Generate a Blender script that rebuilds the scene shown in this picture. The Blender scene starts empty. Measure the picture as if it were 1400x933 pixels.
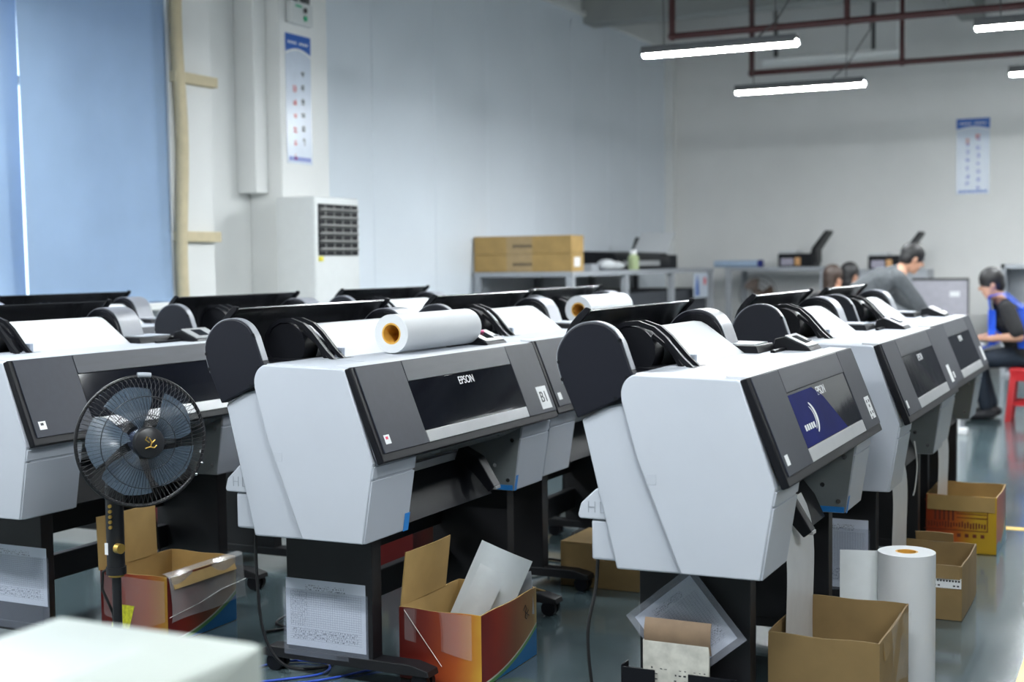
import bpy, bmesh, math, random
from mathutils import Vector, Matrix
random.seed(7)
PI = math.pi
scene = bpy.context.scene
COL = scene.collection
V = Vector

# ------------------------------------------------------------------ camera
FPX, PITCH, YAW, ROLL, CAMH = 1828.4, 0.05821, 0.45084, -0.0116, 1.379
fw = V((math.cos(YAW)*math.cos(PITCH), math.sin(YAW)*math.cos(PITCH), -math.sin(PITCH)))
rt = V((math.sin(YAW), -math.cos(YAW), 0)); up = rt.cross(fw)
rt, up = rt*math.cos(ROLL)+up*math.sin(ROLL), -rt*math.sin(ROLL)+up*math.cos(ROLL)
cd = bpy.data.cameras.new('camera'); cam = bpy.data.objects.new('camera', cd); COL.objects.link(cam)
cd.sensor_width = 36; cd.sensor_fit = 'HORIZONTAL'; cd.lens = FPX/1400*36
cd.clip_start = 0.05; cd.clip_end = 100
cd.dof.use_dof = True; cd.dof.focus_distance = 4.35; cd.dof.aperture_fstop = 2.3; cd.dof.aperture_blades = 9
cam.matrix_world = Matrix(((rt.x, up.x, -fw.x, 0), (rt.y, up.y, -fw.y, 0), (rt.z, up.z, -fw.z, CAMH), (0, 0, 0, 1)))
scene.camera = cam

# ------------------------------------------------------------------ world, exposure
w = bpy.data.worlds.new('world'); scene.world = w; w.use_nodes = True
bg = w.node_tree.nodes['Background']; bg.inputs[0].default_value = (0.75, 0.87, 1.0, 1); bg.inputs[1].default_value = 2.6
vs = scene.view_settings
vs.view_transform = 'Standard'; vs.look = 'None'; vs.exposure = 0.0; vs.gamma = 1.0; vs.use_curve_mapping = False
LAMP = 218.0          # emission of the ceiling battens

# ------------------------------------------------------------------ materials
MATS = {}
def mat(name, col, rough=0.5, metal=0.0, var=0.06, scale=14.0, bump=0.0, spec=0.5, coat=0.0, alpha=1.0, trans=0.0, emit=0.0, rvar=0.0, stretch=None):
    if name in MATS: return MATS[name]
    m = bpy.data.materials.new(name); m.use_nodes = True
    nt = m.node_tree; b = nt.nodes['Principled BSDF']
    b.inputs['Roughness'].default_value = rough; b.inputs['Metallic'].default_value = metal
    b.inputs['Specular IOR Level'].default_value = spec; b.inputs['Coat Weight'].default_value = coat
    b.inputs['Coat Roughness'].default_value = 0.08
    b.inputs['Alpha'].default_value = alpha; b.inputs['Transmission Weight'].default_value = trans
    if emit:
        b.inputs['Emission Color'].default_value = (*col, 1); b.inputs['Emission Strength'].default_value = emit
    tc = nt.nodes.new('ShaderNodeTexCoord'); nz = nt.nodes.new('ShaderNodeTexNoise')
    nz.inputs['Scale'].default_value = scale; nz.inputs['Detail'].default_value = 4
    if stretch:
        mp = nt.nodes.new('ShaderNodeMapping'); mp.inputs['Scale'].default_value = stretch
        nt.links.new(tc.outputs['Object'], mp.inputs['Vector']); nt.links.new(mp.outputs[0], nz.inputs['Vector'])
    else: nt.links.new(tc.outputs['Object'], nz.inputs['Vector'])
    cr = nt.nodes.new('ShaderNodeValToRGB')
    cr.color_ramp.elements[0].position = 0.3; cr.color_ramp.elements[1].position = 0.7
    cr.color_ramp.elements[0].color = (*[max(0, c*(1-var)) for c in col], 1)
    cr.color_ramp.elements[1].color = (*[min(1, c*(1+var)) for c in col], 1)
    nt.links.new(nz.outputs['Fac'], cr.inputs['Fac']); nt.links.new(cr.outputs['Color'], b.inputs['Base Color'])
    if rvar:
        mr = nt.nodes.new('ShaderNodeMapRange'); mr.inputs['To Min'].default_value = rough-rvar; mr.inputs['To Max'].default_value = rough+rvar
        nt.links.new(nz.outputs['Fac'], mr.inputs['Value']); nt.links.new(mr.outputs[0], b.inputs['Roughness'])
    if bump:
        bp = nt.nodes.new('ShaderNodeBump'); bp.inputs['Strength'].default_value = bump; bp.inputs['Distance'].default_value = 0.01
        nt.links.new(nz.outputs['Fac'], bp.inputs['Height']); nt.links.new(bp.outputs[0], b.inputs['Normal'])
    MATS[name] = m
    return m

WHITE = mat('white_plastic', (0.44, 0.47, 0.525), 0.42, var=0.02, scale=5, bump=0.0)
SIDEW = mat('white_side', (0.455, 0.485, 0.54), 0.45, var=0.02, scale=5)
GREYP = mat('grey_panel', (0.026, 0.030, 0.043), 0.5, var=0.06, scale=40, spec=.3)
GREYU = mat('grey_upper', (0.038, 0.043, 0.056), 0.45, var=0.10, scale=6, stretch=(1, 9, 9), spec=.35)
BLACK = mat('black_plastic', (0.006, 0.0065, 0.009), 0.45, var=0.1, spec=.22)
CAPM = mat('cap_charcoal', (0.007, 0.008, 0.014), 0.5, var=0.05, spec=.3)
RIMM = mat('cap_rim_grey', (0.22, 0.23, 0.26), 0.36, var=0.05)
GLOSS = mat('window_gloss', (0.006, 0.007, 0.012), 0.07, var=0.2, rvar=0.03, coat=0.0, scale=5, bump=.04, spec=.28)
SILV = mat('silver_strip', (0.46, 0.47, 0.48), 0.35, metal=0.25, var=0.04)
GREYM = mat('grey_inner', (0.17, 0.19, 0.20), 0.45, var=0.1, scale=6)
STAND = mat('stand_black', (0.006, 0.006, 0.008), 0.5, var=0.15)
PAPER = mat('paper_white', (0.60, 0.62, 0.64), 0.55, var=0.015, scale=3)
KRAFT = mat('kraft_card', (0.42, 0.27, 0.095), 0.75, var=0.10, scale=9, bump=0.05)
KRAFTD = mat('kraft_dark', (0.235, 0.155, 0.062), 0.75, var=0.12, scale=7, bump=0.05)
CORE = mat('cardboard_core', (0.62, 0.33, 0.05), 0.6, var=0.08)
BLUETAPE = mat('blue_tape', (0.02, 0.22, 0.62), 0.5, var=0.05)
LABELW = mat('label_white', (0.82, 0.83, 0.84), 0.5, var=0.02)
INK = mat('ink_dark', (0.02, 0.02, 0.025), 0.6)
LOGO = mat('logo_white', (0.85, 0.86, 0.88), 0.4, var=0.02)
PINK = mat('pink_mark', (0.85, 0.12, 0.30), 0.5)
REDM = mat('red_mark', (0.75, 0.05, 0.12), 0.5)
CABLE = mat('cable_black', (0.010, 0.010, 0.011), 0.45)
CABLEB = mat('cable_blue', (0.02, 0.07, 0.45), 0.45)
CHROME = mat('chrome', (0.65, 0.66, 0.68), 0.2, metal=1.0)
STEEL = mat('rack_grey', (0.36, 0.38, 0.41), 0.5, var=0.06)
GOLD = mat('gold_trim', (0.62, 0.40, 0.10), 0.35, metal=0.8)

# ------------------------------------------------------------------ mesh builder
class MB:
    def __init__(s): s.v = []; s.f = []; s.mi = []; s.thr = 20
    def _add(s, bm, mi=0):
        bm.verts.ensure_lookup_table(); bm.verts.index_update(); n = len(s.v)
        s.v += [v.co.copy() for v in bm.verts]
        for f in bm.faces: s.f.append([n+v.index for v in f.verts]); s.mi.append(mi)
        bm.free(); return s
    def raw(s, vs, fs, mi=0):
        n = len(s.v); s.v += [V(v) for v in vs]
        for f in fs: s.f.append([n+i for i in f]); s.mi.append(mi)
        return s
    def box(s, a, b, bev=0, mi=0, seg=2, M=None):
        bm = bmesh.new(); bmesh.ops.create_cube(bm, size=1)
        for v in bm.verts:
            v.co = V([a[i]+(b[i]-a[i])*(v.co[i]+.5) for i in range(3)])
        if bev: bmesh.ops.bevel(bm, geom=bm.edges[:], offset=bev, segments=seg, profile=.5, affect='EDGES')
        if M is not None: bmesh.ops.transform(bm, matrix=M, verts=bm.verts)
        return s._add(bm, mi)
    def prism(s, poly, axis, a, b, bev=0, mi=0, seg=2):
        # poly: 2d points in the plane perpendicular to axis ('x': (y,z), 'y': (x,z), 'z': (x,y))
        def P(p, t): return {'x': (t, p[0], p[1]), 'y': (p[0], t, p[1]), 'z': (p[0], p[1], t)}[axis]
        bm = bmesh.new()
        A = [bm.verts.new(P(p, a)) for p in poly]; B = [bm.verts.new(P(p, b)) for p in poly]; n = len(poly)
        bm.faces.new(A); bm.faces.new(B[::-1])
        for i in range(n): bm.faces.new((A[i], B[i], B[(i+1) % n], A[(i+1) % n]))
        bmesh.ops.recalc_face_normals(bm, faces=bm.faces)
        if bev:
            es = [e for e in bm.edges if len(e.link_faces) == 2 and e.calc_face_angle(0) > 0.5]
            bmesh.ops.bevel(bm, geom=es, offset=bev, segments=seg, profile=.5, affect='EDGES')
        return s._add(bm, mi)
    def tube(s, path, r, n=8, mi=0, closed=False):
        s.thr = max(s.thr, 360/n+4); P = [V(p) for p in path]; rs = r if isinstance(r, (list, tuple)) else [r]*len(P)
        rings = []; m = len(P); prev = None; base = len(s.v)
        for i, p in enumerate(P):
            if closed: t = (P[(i+1) % m]-P[i-1]).normalized()
            else: t = (P[min(i+1, m-1)]-P[max(i-1, 0)]).normalized()
            if prev is None: u = t.orthogonal().normalized()
            else: u = (prev - t*prev.dot(t)).normalized()
            prev = u; q = t.cross(u)
            for k in range(n):
                a = 2*PI*k/n; s.v.append(p+(u*math.cos(a)+q*math.sin(a))*rs[i])
        for i in range(m if closed else m-1):
            j = (i+1) % m
            for k in range(n):
                s.f.append([base+i*n+k, base+i*n+(k+1) % n, base+j*n+(k+1) % n, base+j*n+k]); s.mi.append(mi)
        if not closed:
            s.f.append([base+k for k in range(n)][::-1]); s.f.append([base+(m-1)*n+k for k in range(n)]); s.mi += [mi, mi]
        return s
    def cyl(s, a, b, r, n=24, mi=0, r2=None): return s.tube([a, b], [r, r if r2 is None else r2], n, mi)
    def pipe(s, a, b, ro, ri, n=32, mi=0, mi_in=None):
        # hollow cylinder
        a, b = V(a), V(b); t = (b-a).normalized(); u = t.orthogonal().normalized(); q = t.cross(u); base = len(s.v)
        for (c, r) in ((a, ro), (b, ro), (b, ri), (a, ri)):
            for k in range(n):
                g = 2*PI*k/n; s.v.append(c+(u*math.cos(g)+q*math.sin(g))*r)
        for i in range(4):
            j = (i+1) % 4
            for k in range(n):
                s.f.append([base+i*n+k, base+i*n+(k+1) % n, base+j*n+(k+1) % n, base+j*n+k]); s.mi.append(mi_in if (i == 2 and mi_in is not None) else mi)
        return s
    def lathe(s, prof, n=32, M=None, mi=0):
        s.thr = max(s.thr, 360/n+4, 38); base = len(s.v); M = M or Matrix(); m = len(prof)
        for (r, z) in prof:
            for k in range(n):
                a = 2*PI*k/n; s.v.append(M @ V((r*math.cos(a), r*math.sin(a), z)))
        for i in range(m-1):
            for k in range(n):
                s.f.append([base+i*n+k, base+i*n+(k+1) % n, base+(i+1)*n+(k+1) % n, base+(i+1)*n+k]); s.mi.append(mi)
        if prof[0][0] > 1e-6: s.f.append([base+k for k in range(n)][::-1]); s.mi.append(mi)
        if prof[-1][0] > 1e-6: s.f.append([base+(m-1)*n+k for k in range(n)]); s.mi.append(mi)
        return s
    def ball(s, c, r, M=None, sub=2, mi=0):
        s.thr = max(s.thr, 50); bm = bmesh.new(); bmesh.ops.create_icosphere(bm, subdivisions=sub, radius=1)
        rr = r if isinstance(r, (tuple, list)) else (r, r, r)
        for v in bm.verts:
            p = V([v.co[i]*rr[i] for i in range(3)])
            if M is not None: p = M @ p
            v.co = V(c)+p
        return s._add(bm, mi)
    def cap(s, a, b, ra, rb, n=14):
        s.ball(a, ra); s.ball(b, rb); return s.tube([a, b], [ra*.99, rb*.99], n)
    def ribbon(s, path, t, x0, x1, mi=0):
        # strip in the yz plane with thickness t, extruded x0..x1
        P = [V((p[0], p[1])) for p in path]; L = []; R_ = []
        for i, p in enumerate(P):
            d = (P[min(i+1, len(P)-1)]-P[max(i-1, 0)]).normalized(); nrm = V((-d.y, d.x))*t/2
            L.append(p+nrm); R_.append(p-nrm)
        m = len(P); base = len(s.v)
        for x in (x0, x1):
            for p in L: s.v.append(V((x, p.x, p.y)))
            for p in R_: s.v.append(V((x, p.x, p.y)))
        def q(*i): s.f.append([base+k for k in i]); s.mi.append(mi)
        for i in range(m-1):
            q(i, i+1, 2*m+i+1, 2*m+i); q(m+i+1, m+i, 3*m+i, 3*m+i+1)
            q(i+1, i, m+i, m+i+1); q(2*m+i, 2*m+i+1, 3*m+i+1, 3*m+i)
        q(0, 2*m, 3*m, m); q(m-1, 2*m-1, 4*m-1, 3*m-1)
        return s
    def grid(s, fn, nu, nv, t=0.0, mi=0):
        # surface fn(u,v)->point; t gives a real thickness along the local normal
        P = [[V(fn(i/nu, j/nv)) for j in range(nv+1)] for i in range(nu+1)]; base = len(s.v)
        lay = [P]
        if t:
            Q = []
            for i in range(nu+1):
                row = []
                for j in range(nv+1):
                    du = P[min(i+1, nu)][j]-P[max(i-1, 0)][j]; dv = P[i][min(j+1, nv)]-P[i][max(j-1, 0)]
                    row.append(P[i][j]+du.cross(dv).normalized()*t)
                Q.append(row)
            lay.append(Q)
        for L in lay:
            for r in L: s.v += r
        W_ = nv+1; N = (nu+1)*W_
        for i in range(nu):
            for j in range(nv):
                a = base+i*W_+j
                s.f.append([a, a+W_, a+W_+1, a+1][::-1] if t else [a, a+W_, a+W_+1, a+1]); s.mi.append(mi)
                if t: a += N; s.f.append([a, a+W_, a+W_+1, a+1]); s.mi.append(mi)
        if t:
            bd = [base+i*W_ for i in range(nu+1)]+[base+nu*W_+j for j in range(1, nv+1)]+[base+i*W_+nv for i in range(nu-1, -1, -1)]+[base+j for j in range(nv-1, 0, -1)]
            for k in range(len(bd)):
                a, b = bd[k], bd[(k+1) % len(bd)]; s.f.append([a, b, b+N, a+N]); s.mi.append(mi)
        return s
    def mesh(s, name, mats, smooth=None):
        me = bpy.data.meshes.new(name); me.from_pydata([tuple(v) for v in s.v], [], s.f)
        for m in (mats if isinstance(mats, (list, tuple)) else [mats]): me.materials.append(m)
        me.polygons.foreach_set('material_index', s.mi)
        me.polygons.foreach_set('use_smooth', [True]*len(s.f)); me.update()
        me.set_sharp_from_angle(angle=math.radians(smooth or s.thr))
        return me
    def build(s, name, mats, parent=None, loc=None, smooth=None):
        return link(name, s.mesh(name, mats, smooth), parent, loc)
def link(name, data, parent=None, loc=None):
    o = bpy.data.objects.new(name, data); COL.objects.link(o)
    if parent is not None: o.parent = parent
    if loc is not None: o.location = loc
    return o
def tag(o, label, cat, group=None):
    o['label'] = label; o['category'] = cat
    if group: o['group'] = group
    return o
def thing(name, label, cat, loc=(0, 0, 0), rz=0, group=None):
    o = link(name, None, None, loc); o.rotation_euler = (0, 0, rz); return tag(o, label, cat, group)
def struct(o): o['kind'] = 'structure'; return o
def copy_tree(o, parent=None):
    c = o.copy(); COL.objects.link(c); c.parent = parent
    for ch in list(o.children): copy_tree(ch, c)
    return c
def text_mesh(name, txt, size, m, extrude=0.0006):
    cu = bpy.data.curves.new(name, 'FONT'); cu.body = txt; cu.size = size; cu.extrude = extrude; cu.align_x = 'CENTER'; cu.align_y = 'CENTER'
    ob = bpy.data.objects.new(name, cu); COL.objects.link(ob); bpy.context.view_layer.update()
    me = bpy.data.meshes.new_from_object(ob.evaluated_get(bpy.context.evaluated_depsgraph_get()))
    bpy.data.objects.remove(ob); me.name = name; me.materials.clear(); me.materials.append(m)
    return me

# ================================================================== the setting
YW, XW, ZC = 6.2, 17.8, 4.75
FLOOR = mat('floor_epoxy', (0.066, 0.098, 0.108), 0.16, var=0.16, scale=1.6, rvar=0.06, spec=0.5, coat=0.3)
struct(MB().box((-5, -7, -0.1), (XW+.2, YW+.2, 0)).build('floor', FLOOR))
YEL = mat('floor_yellow', (0.75, 0.46, 0.02), 0.35, var=0.1)
fl = MB(); fl.box((-4, 0.34, 0), (7.13, 0.40, 0.0015)); struct(fl.build('trim_1', YEL))
fl = MB(); fl.box((7.13, -6, 0), (7.21, 2.2, 0.0015)); struct(fl.build('trim_2', YEL))
CEILM = mat('ceiling_grey', (0.25, 0.26, 0.255), 0.85, var=0.05, scale=2)
ce = struct(MB().box((-5, -7, ZC), (XW+.2, YW+.2, ZC+.1)).build('ceiling', CEILM))
BEAMM = mat('beam_paint', (0.34, 0.35, 0.34), 0.8, var=0.05, scale=3)
for (a, b) in (((14.8, -7, 4.2), (15.15, YW, ZC)), ((8.9, -7, 4.3), (9.25, YW, ZC)), ((2.9, -7, 4.3), (3.2, YW, ZC)), ((9.25, 2.0, 4.35), (14.8, 2.3, ZC)), ((15.15, 2.0, 4.35), (XW, 2.3, ZC)), ((15.15, -1.6, 4.35), (XW, -1.3, ZC)), ((9.25, -1.6, 4.35), (14.8, -1.3, ZC))):
    MB().box(a, b, 0.01).build('beam', BEAMM, ce)
WALLG = mat('wall_paint', (0.80, 0.80, 0.785), 0.6, var=0.03, scale=1.5)
WALLW = mat('wall_white', (0.80, 0.81, 0.80), 0.5, var=0.03, scale=2)
PANB = mat('wall_panel_laminate', (0.78, 0.84, 0.91), 0.13, var=0.03, scale=1.0, rvar=0.04)
struct(MB().box((XW, -7, 0), (XW+.2, YW+.2, ZC)).build('wall_far', WALLG))
struct(MB().box((-5.2, -7.2, 0), (-5, YW+.2, ZC)).build('wall_near', WALLG))
struct(MB().box((-5, -7.2, 0), (XW, -7, ZC)).build('wall_right', WALLG))
# left wall: opening for the window between WX0 and WX1
WX0, WX1, WZ0, WZ1 = 2.2, 7.12, 0.95, 3.5
wl = MB()
wl.box((-5, YW, 0), (WX0, YW+.2, ZC)); wl.box((WX0, YW, 0), (WX1, YW+.2, WZ0)); wl.box((WX0, YW, WZ1), (WX1, YW+.2, ZC)); wl.box((WX1, YW, 0), (XW, YW+.2, ZC))
wlo = struct(wl.build('wall_left', WALLW))
for i in range(8):
    x0 = 8.93+i*1.105; MB().box((x0+.002, YW-.02, 0.1), (x0+1.103, YW, 4.28), 0.004).build('wall_panel', PANB, wlo)
MB().box((8.93, YW-.055, 4.28), (XW, YW, 4.34), 0.01).build('top_rail', WALLW, wlo)
col = struct(MB().box((8.29, 5.9, 0), (8.925, YW, ZC), 0.012).build('wall_column', WALLW))
MB().box((8.13, 6.02, 1.92), (8.288, YW, ZC), 0.01).build('duct_cover', WALLW, col)
pil = struct(MB().box((7.13, 5.98, 0), (7.58, YW, ZC), 0.01).build('wall_pilaster', WALLW))
TAPE = mat('masking_tape', (0.62, 0.53, 0.34), 0.6, var=0.06)
foam = MB(); foam.tube([(7.19+0.02*math.sin(i*.7), 5.94, z) for i, z in enumerate([x*.18+.2 for x in range(23)])], 0.042, 10)
foam.build('foam_pipe', TAPE, pil)
for z in (1.55, 2.62, 3.6): MB().box((7.14, 5.925, z), (7.585, 5.985, z+.07), 0.004).build('tape_band', TAPE, pil)
# corner trim at the far left
struct(MB().box((XW-.12, YW-.14, 0), (XW, YW, ZC), 0.01).build('trim_3', WALLW))
# window with frame and glass
wf = MB()
for x in (WX0, 3.83, 5.47, WX1-.06): wf.box((x, YW+.04, WZ0), (x+.06, YW+.12, WZ1), 0.005)
wf.box((WX0, YW+.04, WZ0), (WX1, YW+.12, WZ0+.06), 0.005); wf.box((WX0, YW+.04, WZ1-.06), (WX1, YW+.12, WZ1), 0.005); wf.box((WX0, YW+.04, 2.5), (WX1, YW+.12, 2.55), 0.005)
FRAMEM = mat('window_frame', (0.55, 0.57, 0.58), 0.4, var=0.03)
win = struct(wf.build('window_1', FRAMEM))
GLASS = mat('window_glass', (0.9, 0.95, 0.97), 0.02, trans=1.0, var=0.0)
for x in (WX0+.06, 3.89, 5.53):
    for z0, z1 in ((WZ0+.06, 2.5), (2.55, WZ1-.06)): MB().box((x, YW+.075, z0), (x+1.56, YW+.081, z1)).build('pane', GLASS, win)
struct(MB().box((WX0-.05, 5.80, 1.10), (WX1, YW+.04, 1.15), 0.008).build('window_sill', WALLW))

# curtains
def curtain_mat():
    m = mat('curtain_blue', (0.37, 0.51, 0.69), 0.8, var=0.05, scale=3)
    nt = m.node_tree; b = nt.nodes['Principled BSDF']; out = nt.nodes['Material Output']
    tr = nt.nodes.new('ShaderNodeBsdfTranslucent'); tr.inputs['Color'].default_value = (0.20, 0.42, 0.75, 1)
    mx = nt.nodes.new('ShaderNodeMixShader'); mx.inputs['Fac'].default_value = 0.22
    nt.links.new(b.outputs[0], mx.inputs[1]); nt.links.new(tr.outputs[0], mx.inputs[2]); nt.links.new(mx.outputs[0], out.inputs['Surface'])
    return m
CURT = curtain_mat()
def curtain(x0, x1, label, ph, lean=0.0):
    t = thing('curtain', label, 'curtain', ((x0+x1)/2, 5.86 if x1 > 6 else 5.93, 1.16), 0, 'blue window curtains')
    L = x1-x0
    def fn(u, v):
        x = -L/2+u*L; edge = max(0, 1-(1-u)*L/.30) if x1 > 6 else 0
        y = 0.014*math.sin(u*5+ph)+0.006*math.sin(u*13+v*2+ph)+0.15*edge
        return (x+lean*(1-v), y-.012*math.sin(v*3+u*4), v*2.55)
    MB().grid(fn, 60, 16, 0.004).build('cloth', CURT, t)
    MB().cyl((-L/2, .015, 2.56), (L/2, .015, 2.56), 0.025, 16).build('roller_tube', FRAMEM, t)
    MB().cyl((-L/2+lean, .0, 0.0), (L/2+lean, .01, 0.0), 0.012, 12).build('hem_bar', CURT, t)
curtain(5.675, 7.11, 'wide blue roller curtain beside the taped white pilaster', 0.3, 0.06)
curtain(4.05, 5.755, 'blue roller curtain at the left edge left of the bright window slit', 1.9, 0.04)

# ================================================================== ceiling lights
DIFF = mat('lamp_diffuser', (0.93, 0.98, 1.0), 0.5, var=0.0, emit=LAMP)
HOUS = mat('lamp_housing', (0.10, 0.105, 0.11), 0.5)
CORD = mat('lamp_cord', (0.05, 0.05, 0.05), 0.6)
ZL = 2.95
def make_batten():
    t = thing('ceiling_light', '', 'light')
    a = 0.585
    MB().prism([(-.070, -.027), (-.067, -.027), (-.064, 0), (.064, 0), (.067, -.027), (.070, -.027), (.050, .035), (-.050, .035)], 'y', -a, a).build('housing', HOUS, t)
    MB().prism([(-.050, 0), (-.048, -.018), (-.038, -.036), (-.022, -.045), (.022, -.045), (.038, -.036), (.048, -.018), (.050, 0)], 'y', -a+.006, a-.006, 0.006).build('diffuser', DIFF, t)
    for s in (-1, 1):
        c = MB(); c.tube([(0, s*.42, .045), (0.01*s, s*.43, .5), (-.01, s*.42, 1.1), (0, s*.42, ZC-ZL)], 0.004, 6); c.build('suspension_wire', CORD, t)
    c = MB(); c.tube([(0, -.3, .045), (.05, -.42, .16), (.03, -.62, .45), (-.02, -.66, 1.0), (0, -.6, ZC-ZL)], 0.006, 6); c.build('power_cord', CORD, t)
    return t
bat = make_batten(); first = True
rows = {2.93: ' in the second row', 0.56: ' in the row at right', -1.81: '', -4.18: ''}
for X in (2.0, 4.5, 6.9, 9.58, 12.1, 14.6):  # unseen lamps near, by the wall and at far end added for brightness
    for Y in (5.3, 2.93, 0.56, -1.81, -4.18):
        if (6 < X < 14 and Y < 0) or (X > 14 and Y > 1) or (Y > 5 and X > 5) or (X == 4.5 and Y < 5) or (X < 5 and Y < -4): continue
        o = bat if first else copy_tree(bat); first = False
        o.location = (X, Y+(0.02 if X > 10 else 0), ZL); o['group'] = 'linear ceiling lights'
        o['label'] = 'slim unseen linear ceiling light filling out the room light, hung on wires'
        if (X, Y) == (9.58, 2.93): o['label'] = 'bright linear ceiling light nearest the glossy blue panel wall, higher one'
        elif (X, Y) == (12.1, 2.93): o['label'] = 'bright linear ceiling light hanging just below and right of the higher one'
        elif (X, Y) == (9.58, .56): o['label'] = 'bright linear ceiling light cut by the right edge near the top'
        elif (X, Y) == (12.1, .56): o['label'] = 'small linear ceiling light tip at the right edge under another'

# pipes
PIPER = mat('pipe_red', (0.06, 0.014, 0.014), 0.45, var=0.1)
def pipe_run(X, Yl, z, rise, label):
    t = thing('sprinkler_pipe', label, 'pipe', (X, 0, 0), 0, 'red sprinkler pipes')
    MB().tube([(0, -6.9, z), (0, Yl, z)], 0.03, 14).build('main_pipe', PIPER, t)
    MB().tube([(0, Yl, z), (0, Yl, ZC)], 0.03, 14).build('riser', PIPER, t)
    MB().ball((0, Yl, z), 0.042).build('elbow', PIPER, t)
    for y in rise:
        MB().tube([(0, y, z), (0, y, ZC)], 0.026, 12).build('riser', PIPER, t); MB().ball((0, y, z), 0.042).build('tee_joint', PIPER, t)
pipe_run(11.6, 3.98, 3.4, (2.42,), 'dark red sprinkler pipe ending in an elbow above the higher light')
pipe_run(14.3, 4.0, 3.4, (2.42,), 'dark red sprinkler pipe nearer the far wall, behind the other one')
t = thing('white_duct', 'white drain pipe with an upturned end below the ceiling beam', 'pipe', (15.3, 0, 0))
MB().tube([(0, 4.15, 3.66), (0, 2.64, 3.66), (0, 2.60, 3.70), (0, 2.60, 4.75)], 0.05, 14).build('pipe_run', WALLW, t)
for y in (4.0, 2.9): MB().box((-.02, y-.02, 3.66), (.02, y+.02, 4.75), 0).build('hanger', CORD, t)

# ================================================================== large format printers
PROFILE = [(-.098, .765), (-.057, .503), (.372, .497), (.476, .925), (.357, .992), (.350, 1.012), (.343, 1.035), (.330, 1.053), (.312, 1.064), (.010, 1.056), (0.0, 1.050)]
SIDEP = [(-.096, .763), (-.055, .506), (.172, .505), (.300, .823), (.346, .985), (.347, 1.012), (.340, 1.034), (.328, 1.050), (.310, 1.061), (.010, 1.054), (0.0, 1.048)]
CAPP = [(.29, 1.03), (.318, 1.075), (.345, 1.150), (.368, 1.183), (.40, 1.202), (.437, 1.208), (.476, 1.201), (.508, 1.181), (.533, 1.150), (.546, 1.115), (.543, 1.078), (.528, 1.03), (.483, .93), (.36, .985)]
def dense(poly, i0, i1):
    # round the run poly[i0..i1] with a Catmull-Rom curve
    P = [V(p) for p in poly]; out = [tuple(p) for p in P[:i0]]
    for i in range(i0, i1):
        p0, p1, p2, p3 = P[max(i-1, i0)], P[i], P[i+1], P[min(i+2, i1)]
        for k in range(3):
            t = k/3; out.append(tuple(.5*((2*p1)+(p2-p0)*t+(2*p0-5*p1+4*p2-p3)*t*t+(3*p1-p0-3*p2+p3)*t**3)))
    return out+[tuple(p) for p in P[i1:]]
CAPP = dense(CAPP, 2, 10); PROFILE = dense(PROFILE, 4, 8); SIDEP = dense(SIDEP, 4, 8)
W = 1.34
pd = V((-.111, -.279)).normalized(); pn = V((pd.y, -pd.x))       # panel direction (y,z) and outward normal
if pn.x > 0: pn = -pn
PL = 0.300
def pp(t, o): return V((0.004, 1.049))+pd*t*PL+pn*o
def slab(mb, x0, x1, t0, t1, o0, o1, bev=0.0, mi=0):
    q = [pp(t0, o0), pp(t1, o0), pp(t1, o1), pp(t0, o1)]
    return mb.prism([(p.x, p.y) for p in q], 'x', x0, x1, bev, mi)
PANROT = Matrix(((1, 0, 0), (0, -pd.x, pn.x), (0, -pd.y, pn.y))).to_euler()     # text frame on the sloped panel
def on_panel(mesh, name, parent, x, t, o):
    ob = link(name, mesh, parent); p = pp(t, o); ob.location = (x, p.x, p.y); ob.rotation_euler = PANROT; return ob

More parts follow.
